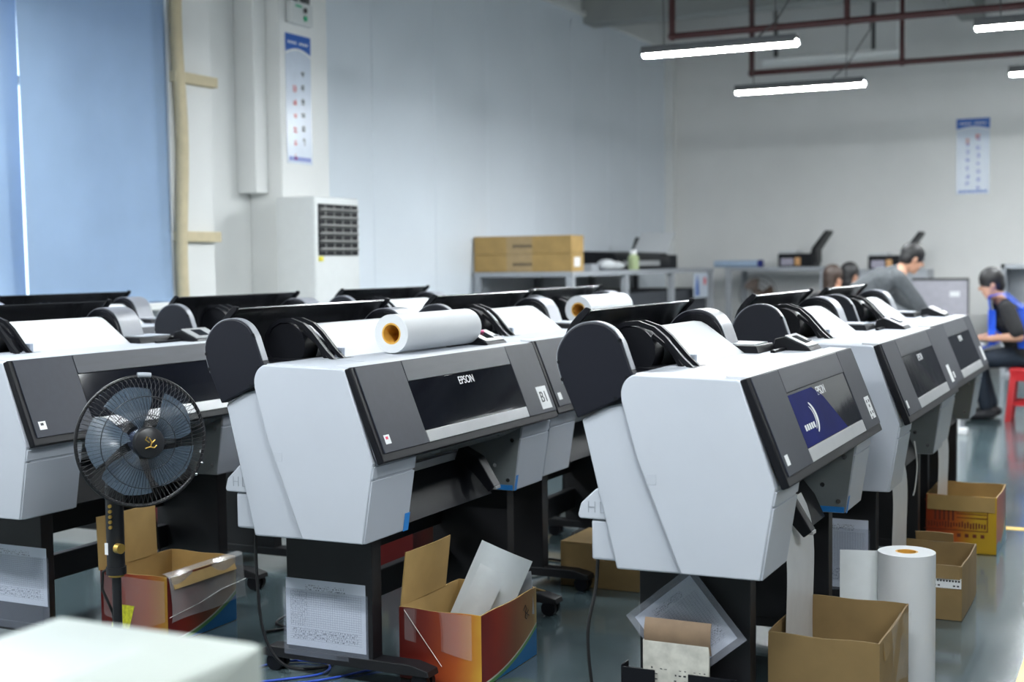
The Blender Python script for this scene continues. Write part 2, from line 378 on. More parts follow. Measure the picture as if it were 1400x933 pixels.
def child_last(P, nm): return [c for c in P.children if c.name.split('.')[0] == nm][-1]
def make_printer():
    P = thing('large_format_printer', '', 'printer')
    # --- housing
    b = MB(); b.prism(PROFILE, 'x', 0.020, .262, 0.006); lh = b.build('left_housing', WHITE, P)
    b = MB(); b.prism(PROFILE, 'x', 1.083, W-.020, 0.006); b.build('right_housing', WHITE, P)
    b = MB(); b.prism(SIDEP, 'x', 0.0, 0.0205, 0.004); sc = b.build('side_cover', SIDEW, P)
    b = MB(); b.box((-.0012, .243, .752), (.0, .272, .782), 0.0005); b.build('cover_badge', WHITE, sc)
    b = MB(); b.prism(SIDEP, 'x', W-.0205, W, 0.004); b.build('side_cover', SIDEW, P)
    cen = [(-.085, .775), (.02, .735), (.18, .70), (.18, .62), (.30, .60), (.44, .80), (.47, .925), (.357, .992), (.350, 1.012), (.343, 1.035), (.330, 1.053), (.312, 1.064), (.010, 1.056), (0.0, 1.050)]
    MB().prism(cen, 'x', .2625, 1.0825).build('centre_housing', [WHITE], P)
    # lower front covers with the seam line under the panel
    for x0, x1 in ((0.004, .266), (1.079, W-.004)):
        c = MB(); c.prism([(-.0925, .706), (-.0605, .507), (-.052, .507), (-.084, .706)], 'x', x0, x1, 0.002); lc = c.build('lower_cover', WHITE, P)
        c = MB(); c.prism([(-.0995, .752), (-.0935, .713), (-.085, .713), (-.090, .752)], 'x', x0, x1, 0.002); c.build('trim_strip', WHITE, lc)
    # recess walls, ceiling gutter, guide plate, bar, arm
    rw = [(-.092, .758), (-.058, .507), (.30, .503), (.30, .70)]
    for x0, x1 in ((.2625, .2665), (1.0785, 1.0825)):
        r = MB(); r.prism(rw, 'x', x0, x1); r = r.build('recess_wall', GREYM, P)
        for (y, z) in ((-.055, .70), (-.035, .545), (.02, .60)):
            s = MB(); xx = x0-.003 if x0 > .5 else x1; s.cyl((xx, y, z), (xx+.004, y, z), .008, 12); s.build('screw', CHROME, r)
    g = MB(); g.ribbon([(-.088, .752), (-.01, .715), (.05, .70), (.16, .69)], .006, .268, 1.077); g = g.build('output_guide', GREYM, P)
    for x in (.42, .93): MB().box((x, -.072, .735), (x+.06, -.045, .765), .003).build('roller_block', GREYM, g)
    MB().ribbon([(.14, .655), (.085, .645), (.03, .58), (-.005, .505)], .008, .275, .99).build('paper_guide', BLACK, P)
    MB().box((.275, .078, .648), (.985, .092, .676), .002).build('guide_bar', SILV, P)
    # --- front panel
    fp = MB(); slab(fp, .001, W-.001, -.01, 1.045, .002, .026, .004); fp = fp.build('front_panel', BLACK, P)
    for x0, x1 in ((.022, .302), (1.086, W-.006)):
        m_ = MB(); slab(m_, x0, x1, .0, .955, .025, .030, .0015); m_.build('panel_plate', GREYP, fp)
    m_ = MB(); slab(m_, .306, 1.082, .0, .24, .025, .030, .0015); m_.build('upper_plate', GREYU, fp)
    m_ = MB(); slab(m_, .306, 1.082, .243, .815, .024, .0275, .001); wn = m_.build('window', GLOSS, fp)
    m_ = MB(); slab(m_, .306, 1.082, .818, .952, .025, .0305, .0015); m_.build('silver_strip', SILV, fp)
    m_ = MB(); slab(m_, .045, .078, .765, .865, .0298, .0306); st = m_.build('maker_sticker', LABELW, fp)
    tt = MB(); tt.prism([(.25, 1.052), (.012, 1.060), (-.008, 1.056), (-.008, 1.050), (.25, 1.044)], 'x', .004, W-.004, .0)
    tt = MB(); tt.prism([(.05, 1.050), (.05, 1.064), (-.012, 1.061), (-.020, 1.050)], 'x', .03, W-.03, .003); tt.build('top_trim', mat('trim_grey', (0.50, 0.52, 0.55), .4), P)
    # --- roll bay
    MB().prism([(.30, .99), (.30, 1.052), (.525, 1.052), (.505, 1.0), (.475, .945)], 'x', .012, 1.09, .004).build('roll_bay', BLACK, P)
    for x0, x1, nm in ((.004, .042, 'end_cap'), (.955, 1.092, 'end_cap')):
        c = MB(); c.prism(CAPP, 'x', x0, x1, .005); c = c.build(nm, CAPM, P)
        rim = [V(p) for p in CAPP[1:-2]]; rr = MB(); rr.ribbon([(p.x+(p.x-.43)*.012, p.y+(p.y-1.1)*.012) for p in rim], .003, x0+.005, x1-.005); rr.build('rim_band', RIMM, c)
        if x0 < .5:
            for (y, z) in ((.356, 1.165), (.545, 1.10), (.335, 1.06), (.534, 1.05), (.37, 1.0)):
                s = MB(); s.cyl((x0-.0008, y-.006, z-.008), (x0+.002, y-.006, z-.008), .006, 10); s.build('screw_hole', BLACK, c)
        else:
            for r_, d in ((.095, .012), (.078, .020), (.05, .028)):
                s = MB(); s.lathe([(r_-.007, 0), (r_, 0), (r_, d), (r_-.007, d)], 40, Matrix.Translation((x0-d, .43, 1.10)) @ Matrix.Rotation(PI/2, 4, 'Y')); s.build('flange_ring', BLACK, c)
    # spool and left holder
    sp = MB(); sp.cyl((.30, .425, 1.105), (.97, .425, 1.105), .028, 20); sp.build('spool', BLACK, P)
    h = MB()
    arc = [(.225, 1.052), (.262, 1.085), (.318, 1.148), (.352, 1.176), (.40, 1.192), (.445, 1.190), (.48, 1.172), (.502, 1.14), (.508, 1.09), (.49, 1.052)]
    h.ribbon(arc, .014, .285, .30); h.ribbon(arc, .014, .345, .36)
    h.ribbon([(.265, 1.053), (.30, 1.11), (.36, 1.155)], .012, .30, .345)
    h.box((.262, .215, 1.046), (.40, .50, 1.062), .004); h.cyl((.29, .425, 1.105), (.372, .425, 1.105), .078, 32)
    h = h.build('spool_holder', BLACK, P)
    MB().box((.366, .246, 1.06), (.384, .276, 1.095), .002).build('paper_clip', mat('clip_steel', (.45, .5, .6), .3, .6), h)
    # control panel wedge
    c = MB(); c.prism([(.075, 1.058), (.215, 1.058), (.205, 1.100), (.17, 1.108), (.085, 1.070)], 'x', 1.145, 1.315, .003); c = c.build('control_panel', BLACK, P)
    d = V((.085, .038)).normalized()
    def cp(y, o): return (y, 1.070+(y-.085)*.447+o)
    MB().prism([cp(.088, .001), cp(.170, .001), cp(.170, .005), cp(.088, .005)], 'x', 1.150, 1.310, .001).build('bezel', SILV, c)
    MB().prism([cp(.105, .005), cp(.155, .005), cp(.155, .0062), cp(.105, .0062)], 'x', 1.19, 1.255).build('screen', GLOSS, c)
    for x in (1.275, 1.292):
        MB().prism([cp(.11, .005), cp(.12, .005), cp(.12, .007), cp(.11, .007)], 'x', x, x+.009).build('button', GREYP, c)
    bl = MB(); bl.prism([(.205, 1.058), (.35, 1.058), (.35, 1.088), (.215, 1.086)], 'x', .935, 1.150, .002); bl = bl.build('side_ledge', BLACK, P)
    MB().prism([(.232, 1.0865), (.345, 1.0885), (.345, 1.0915), (.232, 1.0895)], 'x', .975, 1.150).build('ledge_plate', WHITE, bl)
    MB().prism([(.165, 1.058), (.180, 1.058), (.180, 1.070), (.165, 1.069)], 'x', .99, 1.150, .001).build('slot_lip', BLACK, P)
    # rear box
    MB().prism([(.38, .756), (.44, .722), (.485, .68), (.495, .645), (.49, .635), (.38, .635)], 'x', .03, .26, .004).build('tank_cover', SIDEW, P)
    tk = child_last(P, 'tank_cover')
    for (a0, a1, z0, z1) in ((.395, .425, .655, .657), (.395, .425, .685, .687), (.395, .397, .655, .687), (.423, .425, .655, .687), (.44, .442, .655, .687), (.46, .462, .655, .687), (.44, .462, .670, .672)):
        MB().box((.0285, a0, z0), (.0305, a1, z1)).build('embossed_mark', mat('emboss_grey', (.33, .355, .40), .5), tk)
    MB().box((.035, .36, .515), (.25, .455, .634), .008).build('maintenance_tank', WHITE, P)
    # --- stand
    for x in (.20, 1.21):
        MB().box((x-.03, .02, .062), (x+.03, .357, .512), .003).build('stand_leg', STAND, P)
        f = MB(); f.prism([(-.19, .050), (.468, .050), (.468, .072), (.44, .086), (-.12, .086), (-.185, .070)], 'x', x-.034, x+.034, .003); f = f.build('foot', STAND, P)
        for y in (-.15, .42):
            k = MB()
            for s in (-.017, .017): k.cyl((x+s-.010, y, .030), (x+s+.010, y, .030), .030, 20)
            k.box((x-.012, y-.012, .03), (x+.012, y+.012, .055)); k.build('caster', BLACK, f)
    MB().box((.22, .30, .15), (1.19, .34, .25), .004).build('cross_beam', STAND, P)
    MB().box((.22, .32, .33), (1.19, .335, .515), .003).build('back_panel', STAND, P)
    return P
def add_lid(P, ang):
    # roll cover swung open on its hinge line; ang = lean towards the front
    L = link('roll_cover', None, P, (0, .565, 1.105)); L.rotation_euler = (ang, 0, 0)
    return L
LIDPROF = [(.102, -.055), (.118, -.025), (.1235, .008), (.122, .04), (.113, .068), (.098, .093), (.079, .114), (.058, .133)]
lm = MB(); lm.ribbon(LIDPROF, .007, .10, 1.065); lm = lm.mesh('roll_cover', mat('roll_cover_black', (.016, .017, .020), .22, var=.08))
em = {}
for nm, x in (('l', .088), ('r', 1.063)):
    e_ = MB(); e_.prism([(.132, .01), (.131, .045), (.120, .075), (.104, .100), (.084, .122), (.060, .143), (.046, .138), (.050, .126), (.072, .104), (.092, .082), (.104, .06), (.112, .03), (.113, .0)], 'x', x, x+.014, .002); em[nm] = e_.mesh('cover_end', BLACK)
tabm = MB(); tabm.box((.47, .098, .03), (.53, .120, .05), .003); tabm = tabm.mesh('cover_tab', BLACK)

proto = make_printer()
BOLDLOGO = text_mesh('maker_logo', 'EPSON', .040, LOGO)
for v in BOLDLOGO.vertices: v.co.x *= 0.95
B1 = text_mesh('label_text', 'B1', .062, INK)
SPOTS = [  # key, x, y, lid lean, paper, label
 ('R1', 3.526, 1.020, 0, 1, 'white printer with a blue film sticker on its front window'),
 ('R2', 5.073, 0.956, 0.02, 1, 'white printer directly behind the one with the blue window sticker'),
 ('R3', 6.475, 0.974, -0.04, 1, 'farthest printer of the right row, in front of the person in grey'),
 ('M1', 3.510, 2.280, 0, 1, 'white printer labelled B1 with a white roll lying on top'),
 ('M2', 4.934, 2.317, 0.03, 1, 'white printer in the middle row right behind the one labelled B1'),
 ('M3', 6.300, 2.490, 0.0, 1, 'far middle row printer with a white paper roll lying across its top'),
 ('L1', 3.396, 3.608, -0.05, 1, 'white printer at the left edge behind the black standing fan'),
 ('L2', 4.820, 3.620, -0.02, 1, 'printer behind the left edge one, its end cap just right of the fan'),
 ('L3', 6.250, 3.640, 0.02, 1, 'farthest left row printer, its open cover below the air conditioner'),
 ('D1', 4.960, 4.900, 0.0, 1, 'rearmost printer in front of the blue curtain, mostly hidden')]
def papermesh(x0, x1, r):
    m = MB(); c = V((.425, 1.105)); a = math.radians(128)
    pts = [(.232, 1.046), (c.x+math.cos(a)*r, c.y+math.sin(a)*r)]
    for k in range(1, 13):
        g = a-k*math.radians(22); pts.append((c.x+math.cos(g)*r, c.y+math.sin(g)*r))
    m.ribbon(pts, .003, x0, x1)
    m2 = m.pipe((x0+.001, c.x, c.y), (x1-.001, c.x, c.y), r-.0015, .03, 40)
    return m.mesh('paper_roll', PAPER)
PM = papermesh(.385, .925, .066)
printers = {}
def short_foot(P):
    # the left foot of this stand ends behind the carton standing in front of it
    f = min([c for c in P.children if c.name.split('.')[0] == 'foot'], key=lambda o: sum(v.co.x for v in o.data.vertices)/len(o.data.vertices))
    me = f.data.copy(); f.data = me
    for v in me.vertices:
        if v.co.y < .0: v.co.y = .01+v.co.y*.05
    for c in list(f.children):
        me = c.data.copy(); c.data = me
        if sum(v.co.y for v in me.vertices) < 0:
            for v in me.vertices: v.co.y += .20
for i, (k, x, y, ang, pap, lab) in enumerate(SPOTS):
    P = copy_tree(proto); printers[k] = P
    P.location = (x, y, 0); P['label'] = lab; P['group'] = 'large format printers in rows'
    L = link('roll_cover', lm, P, (0, .43, 1.105)); L.rotation_euler = (ang, 0, 0)
    link('cover_end', em['l'], L); link('cover_end', em['r'], L); link('cover_tab', tabm, L)
    link('paper_roll', PM, P)
short_foot(printers['R2']); short_foot(printers['R3'])
for o in list(proto.children_recursive): bpy.data.objects.remove(o)
bpy.data.objects.remove(proto)
def child(P, nm): return [c for c in P.children if c.name.split('.')[0] == nm][0]
for k in ('M1', 'R1', 'R2', 'R3', 'M2'):
    fp = child(printers[k], 'front_panel'); on_panel(BOLDLOGO, 'maker_logo', fp, .70, .335, .0278)
for k, x in (('M1', .86), ('R1', .47)):
    a = MB(); a.prism([(.06, .70), (-.02, .66), (-.085, .555), (-.06, .535), (.0, .60), (.08, .65)], 'x', x, x+.055, .004); arm = a.build('paper_arm', BLACK, printers[k])
    MB().box((x+.008, -.088, .545), (x+.047, -.07, .556), .002).build('arm_clip', SILV, arm)
# B1 label and stickers
fp = child(printers['M1'], 'front_panel')
s = MB(); slab(s, 1.215, 1.305, .60, .905, .0298, .0306); st = s.build('unit_label', LABELW, fp); st['label'] = 'white paper label printed B1'
on_panel(B1, 'label_text', st, 1.26, .75, .031)
for k in ('M1', 'L1'):
    fp = child(printers[k], 'front_panel')
    s = MB(); slab(s, .053, .067, .785, .815, .0306, .031); s.build('red_mark', REDM if k == 'M1' else INK, [c for c in fp.children if 'maker_sticker' in c.name][0])
for k in ('R1', 'R2', 'R3', 'M2'):
    fp = child(printers[k], 'front_panel')
    s = MB(); slab(s, 1.222, 1.298, .60, .87, .0298, .0306); st = s.build('unit_label', LABELW, fp)
    if k == 'R1':
        for (dx, t) in ((.015, .64), (.05, .64), (.033, .70), (.015, .78), (.05, .78), (.02, .84)):
            q = MB(); slab(q, 1.222+dx, 1.222+dx+.012, t, t+.035, .0306, .031); q.build('label_mark', INK, st)
# blue film with white arcs on R1's window
fp = child(printers['R1'], 'front_panel'); wn = [c for c in fp.children if c.name.startswith('window')][0]
BLUEF = mat('blue_film', (.002, .008, .115), .6, var=.2, scale=5, spec=.05)
q = MB(); pts = [(.31, .27), (.60, .27), (.70, .40), (.86, .81), (.31, .81)]
vs0 = [(x, *pp(t, .0277)) for x, t in pts]; vs1 = [(x, *pp(t, .0284)) for x, t in pts]; n = 5
q.raw(vs0+vs1, [list(range(n))[::-1], [n+i for i in range(n)]]+[[i, (i+1) % n, n+(i+1) % n, n+i] for i in range(n)]); bf = q.build('window_film', BLUEF, wn)
for r0, w0 in ((.055, .007), (.042, .003)):
    a_ = MB(); vv = []; ff = []
    for i in range(17):
        g = -1.0+i*2.0/16
        for rr in (r0-w0*math.cos(g*1.2), r0+w0*math.cos(g*1.2)): vv.append((.445+rr*math.cos(g)*1.6, *pp(.56-rr*math.sin(g)/PL, .0287)))
    for i in range(16): ff.append([2*i, 2*i+1, 2*i+3, 2*i+2])
    a_.raw(vv, ff); a_.build('film_arc', LOGO, bf)
for i in range(5):
    a_ = MB(); slab(a_, .36+i*.026, .378+i*.026, .60, .66, .0284, .0287); a_.build('film_mark', LOGO, bf)
# blue tape on cover corners
for k, sides in (('M1', (0, 1)), ('R1', (1,))):
    P = printers[k]
    for s_ in sides:
        x0, x1 = ((.236, .268) if s_ == 0 else (1.077, 1.105))
        t_ = MB(); t_.prism([(-.0715, .565), (-.0622, .505), (-.0612, .505), (-.0705, .565)], 'x', x0, x0+(.02 if s_ else .032)); t_.build('blue_tape', BLUETAPE, P)
        if s_:
            t_ = MB(); t_.box((1.0765, -.055, .506), (1.0785, .06, .526)); t_.build('blue_tape', BLUETAPE, P)
for k in ('M1', 'M3'): child(printers[k], 'side_ledge').location.y = .05
c = child(printers['M1'], 'control_panel')
MB().ball((1.235, .150, 1.108), (.014, .010, .007)).build('pink_sticker', PINK, c)

# white rolls lying on printers
def paper_roll(name, label, loc, length, ro, rz=0, upright=False, core=.0385, group='loose paper rolls'):
    t = thing(name, label, 'paper roll', loc, rz, group)
    if upright: a, b = (0, 0, 0), (0, 0, length)
    else: a, b = (-length/2, 0, ro), (length/2, 0, ro)
    MB().pipe(a, b, ro, core, 48).build('paper', PAPER, t)
    MB().pipe([p*(1.0) for p in a], b, core, core-.006, 40).build('core', CORE, t)
    return t
paper_roll('paper_roll', 'white paper roll with an orange core lying on the printer labelled B1', (4.375, 2.457, 1.064), .57, .069)
paper_roll('paper_roll', 'distant white paper roll lying across the farthest middle row printer', (6.60, 2.672, 1.064), .60, .072, .0)

# ================================================================== cartons
def print_mat(name, stops, axis, extra=None):
    # flat colour print: gradient of print colours along one object axis plus scuffs
    m = bpy.data.materials.new(name); m.use_nodes = True; nt = m.node_tree; b = nt.nodes['Principled BSDF']
    b.inputs['Roughness'].default_value = .38
    tc = nt.nodes.new('ShaderNodeTexCoord'); sx = nt.nodes.new('ShaderNodeSeparateXYZ'); nt.links.new(tc.outputs['Generated'], sx.inputs[0])
    nz = nt.nodes.new('ShaderNodeTexNoise'); nz.inputs['Scale'].default_value = 7; nt.links.new(tc.outputs['Object'], nz.inputs['Vector'])
    ad = nt.nodes.new('ShaderNodeMath'); ad.operation = 'MULTIPLY_ADD'; ad.inputs[1].default_value = .18
    nt.links.new(nz.outputs['Fac'], ad.inputs[0])
    sb = nt.nodes.new('ShaderNodeMath'); sb.operation = 'SUBTRACT'; sb.inputs[1].default_value = .09
    nt.links.new(sx.outputs[axis], sb.inputs[0]); nt.links.new(sb.outputs[0], ad.inputs[2])
    cr = nt.nodes.new('ShaderNodeValToRGB'); els = cr.color_ramp.elements
    while len(els) < len(stops): els.new(.5)
    for e, (p, c) in zip(els, stops): e.position = p; e.color = (*c, 1)
    nt.links.new(ad.outputs[0], cr.inputs[0]); src = cr.outputs['Color']
    if extra == 'swoosh':     # blue and green wave printed along the lower edge
        hx = sx.outputs[0]; cv = nt.nodes.new('ShaderNodeMath'); cv.operation = 'MULTIPLY'; nt.links.new(hx, cv.inputs[0]); nt.links.new(hx, cv.inputs[1])
        for off, c in ((.10, (.55, .55, .45)), (.075, (.10, .28, .08)), (.02, (.01, .14, .36))):
            k = nt.nodes.new('ShaderNodeMath'); k.operation = 'MULTIPLY_ADD'; k.inputs[1].default_value = .42; k.inputs[2].default_value = off-.04
            nt.links.new(cv.outputs[0], k.inputs[0])
            lt = nt.nodes.new('ShaderNodeMath'); lt.operation = 'LESS_THAN'; nt.links.new(sx.outputs[2], lt.inputs[0]); nt.links.new(k.outputs[0], lt.inputs[1])
            mx = nt.nodes.new('ShaderNodeMix'); mx.data_type = 'RGBA'; mx.inputs['B'].default_value = (*c, 1)
            nt.links.new(lt.outputs[0], mx.inputs['Factor']); nt.links.new(src, mx.inputs['A']); src = mx.outputs['Result']
    nt.links.new(src, b.inputs['Base Color'])
    return m
RED = (.26, .025, .012); ORG = (.50, .11, .015); YELW = (.58, .34, .02); BRN = (.20, .07, .03); DRED = (.14, .012, .012)
PR_FRONT = print_mat('print_front', [(0.0, (.50, .27, .03)), (.12, (.42, .15, .02)), (.3, (.34, .07, .015)), (.65, (.20, .022, .012)), (1.0, (.12, .012, .010))], 1)
PR_SIDE = print_mat('print_side', [(0.0, DRED), (.25, RED), (.6, BRN), (.95, (.34, .20, .07)), (1.0, (.45, .33, .12))], 0, 'swoosh')
PR_ORG = print_mat('print_orange', [(0.0, (.60, .36, .01)), (.3, YELW), (.55, ORG), (.8, (.38, .05, .01)), (1.0, (.30, .04, .01))], 1)
PR_RED = print_mat('print_red', [(0.0, (.42, .05, .01)), (.6, (.30, .03, .012)), (1.0, (.12, .05, .03))], 0, 'swoosh')
def carton(label, x0, x1, y0, y1, h, m_out_x, m_out_y, m_in, flaps=(), cat='box', rz=0, group='open cartons on the floor', name='carton', bulge=.004):
    # x0..: local x = along the rows; the face at low x (towards the camera) takes m_out_x, the face at low y takes m_out_y
    cx, cy = (x0+x1)/2, (y0+y1)/2; a, b = (x1-x0)/2, (y1-y0)/2; t = .005
    T = thing(name, label, cat, (cx, cy, 0), rz, group)
    def wall(p, q, nx, ny, mo):
        # wall from p to q along the ground, outward normal (nx,ny)
        m = MB()
        def fn(u, v, o=0):
            bb = bulge*math.sin(PI*u)*math.sin(PI*v*.6+.4)
            return (p[0]+(q[0]-p[0])*u+nx*(bb+o), p[1]+(q[1]-p[1])*u+ny*(bb+o), .002+v*(h-.002)+.002*math.sin(u*9)*(v > .9))
        m.grid(lambda u, v: fn(u, v, 0), 8, 6, 0, 0)
        n0 = len(m.v); m.grid(lambda u, v: fn(u, v, -t), 8, 6, 0, 1)
        nb = len(m.v)//2
        bd = [i*7 for i in range(9)]+[8*7+j for j in range(1, 7)]+[i*7+6 for i in range(7, -1, -1)]+[j for j in range(5, 0, -1)]
        for k in range(len(bd)):
            A, B = bd[k], bd[(k+1) % len(bd)]; m.f.append([A, B, nb+B, nb+A]); m.mi.append(1)
        return m.build('side_panel', [mo, m_in], T)
    wall((-a, -b), (-a, b), -1, 0, m_out_x); wall((-a, -b), (a, -b), 0, -1, m_out_y)
    wall((a, -b), (a, b), 1, 0, m_out_x); wall((-a, b), (a, b), 0, 1, m_out_y)
    MB().box((-a+.004, -b+.004, .001), (a-.004, b-.004, .006)).build('bottom_panel', m_in, T)
    for (side, ang, ln, u0, u1) in flaps:
        # side: x-,x+,y-,y+ ; ang: opening from straight up (0) outwards (positive), ln flap length
        m = MB(); s_ = -1 if side[1] == '-' else 1
        if side[0] == 'x':
            p = V((s_*a, -b+u0*2*b, h)); q = V((s_*a, -b+u1*2*b, h)); d = V((s_*math.sin(ang), 0, math.cos(ang)))
        else:
            p = V((-a+u0*2*a, s_*b, h)); q = V((-a+u1*2*a, s_*b, h)); d = V((0, s_*math.sin(ang), math.cos(ang)))
        nrm = (q-p).cross(d).normalized()
        m.grid(lambda u, v: p+(q-p)*u+d*ln*v+nrm*(.006*math.sin(PI*u)*v), 6, 3, .004); m.build('flap', m_in, T)
    return T
def crystal(name='clear_film', col=(.85, .88, .9), alpha=.07):
    return mat(name, col, .12, var=.05, alpha=alpha, spec=.8, bump=.12, scale=7)
FILM = crystal(); SLEEVE = crystal('clear_sleeve', (.45, .5, .62), .12)
FILM2 = crystal('clear_film_thick', (.75, .74, .74), .24)

# carton in front of the printer labelled B1
T = carton('red and orange printed carton in front of the B1 printer, stuffed with white sheets', 3.785, 4.21, 1.955, 2.262, .241, PR_FRONT, PR_SIDE, KRAFT,
           [('y+', -.12, .185, 0.02, .75), ('x+', 1.9, .12, .05, .95)])
# the upright flap stands on the far left rim
tp = MB(); tp.grid(lambda u, v: (-.2155-.004*math.sin(u*7), -.12+.25*u, .24-v*.15*(1-.3*u)), 8, 6, .001); tp.build('clear_tape', FILM, T)
tp = MB(); tp.tube([(-.2195, .13, .235), (-.2205, .07, .16), (-.2195, -.01, .06)], .0012, 5); tp.build('tape_crease', mat('tape_shine', (.75, .72, .68), .25), T)
hw = MB()      # handwritten mark on the right face
for pth in ([(.10, .185), (.115, .20), (.125, .185), (.112, .178), (.125, .168), (.14, .178)], [(.118, .176), (.112, .158), (.122, .15), (.13, .165), (.145, .158)]):
    hw.tube([(x, -.1575, z) for x, z in pth], .0012, 5)
hw.build('handwritten_mark', INK, T)
lw = MB()
for i in range(7): lw.box((-.08+i*.022, -.1565, .165+i*.0015), (-.066+i*.022, -.1555, .188+i*.0015))
lw.build('faded_lettering', mat('faded_print', (.34, .22, .17), .5), T)
def sheet(name, label, c, u, v, w_, h_, m, curl=.0, group=None, parent=None, t=.0008, nu=10, nv=10):
    u = V(u).normalized(); v = V(v); v = (v-u*v.dot(u)).normalized(); n = u.cross(v)
    me = MB(); me.grid(lambda a, b: u*(a-.5)*w_+v*(b-.5)*h_+n*curl*(math.cos((a-.5)*PI)-.6+.3*(b-.5)), nu, nv, t)
    o = me.build(name, m, parent, c)
    uv = o.data.uv_layers.new(name='UVMap')
    for l in o.data.loops:
        p = o.data.vertices[l.vertex_index].co; uv.data[l.index].uv = (p.dot(u)/w_+.5, p.dot(v)/h_+.5)
    if label: tag(o, label, 'paper', group)
    return o
SHEETW = mat('sheet_translucent', (.72, .76, .78), .3, var=.04, spec=.6)
sheet('paper_sheet', 'large curled white sheet sticking out of the red carton by B1', (4.04, 2.05, .255), (.45, -.80, -.42), (.25, -.28, .95), .19, .30, SHEETW, .02)
sheet('paper_sheet', 'narrow glossy white sheet leaning on the larger one in the red carton', (3.96, 2.055, .235), (.35, -.85, -.42), (.2, -.45, .88), .095, .25, mat('sheet_gloss', (.78, .81, .83), .15, spec=.8), .012)
sheet('paper_sheet', 'grey translucent sheet behind the white ones in the red carton', (4.13, 2.01, .225), (.6, -.75, .05), (.1, 0, 1), .15, .15, mat('sheet_grey', (.34, .36, .38), .3), .01)

# carton behind the fan
T = carton('red printed carton with plastic film over its rim, behind the standing fan', 3.765, 4.165, 3.225, 3.54, .253, PR_FRONT, PR_SIDE, KRAFT,
           [('y+', .03, .20, -.02, .78), ('y-', 2.7, .05, .05, .95)])
f = MB()
def film(u, v):
    x = -.20+u*.44; s_ = v*.26
    if s_ < .05: return (x, -.12-s_*.8, .258+.006*math.sin(s_*60))
    return (x+.02*(s_-.05), -.162-.012*math.sin((s_-.05)*8)-.006*math.sin(u*9+v*3), .256-(s_-.05)*.8)
f.grid(film, 24, 14, .0006); o = f.build('plastic_film', FILM2); o.location = (3.965, 3.3825, 0); tag(o, 'clear plastic film draped over the rim of the red carton behind the fan', 'plastic film')
cr_ = MB(); cr_.tube([(-.21, -.176, .11), (-.05, -.182, .128), (.08, -.180, .15), (.235, -.178, .158)], .0013, 5); cr_.build('film_crease', mat('tape_shine', (.75, .72, .68), .25), o)
lb = MB(); lb.box((-.2042, .035, .055), (-.2036, .115, .13), M=None)
lb = MB(); lb.grid(lambda u, v: (-.2065, .105-u*.085-v*.028, .045+v*.09+u*.0), 2, 2, .0006); lb.build('yellow_label', mat('yellow_label', (.62, .62, .04), .5, var=.25, scale=90), T)
tp = MB(); tp.grid(lambda u, v: (-.2055-.003*math.sin(u*6), -.15+.29*u, .24-v*.2*(1-.5*abs(u-.5))), 8, 6, .001); tp.build('clear_tape', FILM, T)

# plain carton under the strip of the nearest right printer
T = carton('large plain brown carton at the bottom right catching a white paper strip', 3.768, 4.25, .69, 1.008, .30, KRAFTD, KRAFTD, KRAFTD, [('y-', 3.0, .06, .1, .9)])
tp = MB(); tp.grid(lambda u, v: (-.08+u*.32, -.1645-.004*math.sin(u*8+v*4), .30-v*.20+.02*math.sin(u*5)), 12, 8, .0008); tp.build('clear_tape', FILM, T)
# mid brown carton behind the standing roll
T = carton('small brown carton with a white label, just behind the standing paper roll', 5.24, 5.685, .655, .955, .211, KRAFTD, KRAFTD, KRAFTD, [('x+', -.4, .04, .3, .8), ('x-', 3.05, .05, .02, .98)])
MB().box((-.2275, -.148, .125), (-.2265, -.04, .165)).build('white_label', LABELW, T)
lt = MB()
for i in range(9): lt.box((-.2282, -.143+i*.011, .15), (-.2275, -.136+i*.011, .157))
for i in (0, 1, 5, 6): lt.box((-.2282, -.14+i*.014, .132), (-.2275, -.132+i*.014, .138))
lt.build('label_print', INK, T)
# orange carton
T = carton('bright orange and yellow printed carton farthest along the right aisle', 6.485, 6.90, .66, .975, .268, PR_ORG, PR_RED, KRAFT, [('x-', 3.05, .07, .02, .98)])
gr = MB()
for i in range(4): gr.box((-.2135, -.115, .165+i*.018), (-.2128, .02, .169+i*.018))
for i in range(22): gr.box((-.2135, -.11+i*.0125, .115+.01*random.random()), (-.2128, -.103+i*.0125, .14+.01*random.random()))
for i in range(4): gr.box((-.2135, -.105+i*.035, .075), (-.2128, -.088+i*.035, .092))
for a_, b_ in (((-.12, .105), (-.116, .245)), ((-.12, .241), (.165, .245)), ((-.12, .105), (.165, .109))): gr.box((-.2135, a_[0], a_[1]), (-.2128, b_[0], b_[1]))
for i in range(5): gr.box((-.2135, .03+i*.02, .15), (-.2128, .04+i*.02, .22))
gr.build('box_print', mat('box_print', (.16, .03, .012), .5), T)
MB().box((-.205, -.1595, .0), (.205, -.1585, .05)).build('tape_strip', mat('tape_pale', (.12, .35, .5), .3, alpha=.8), T)
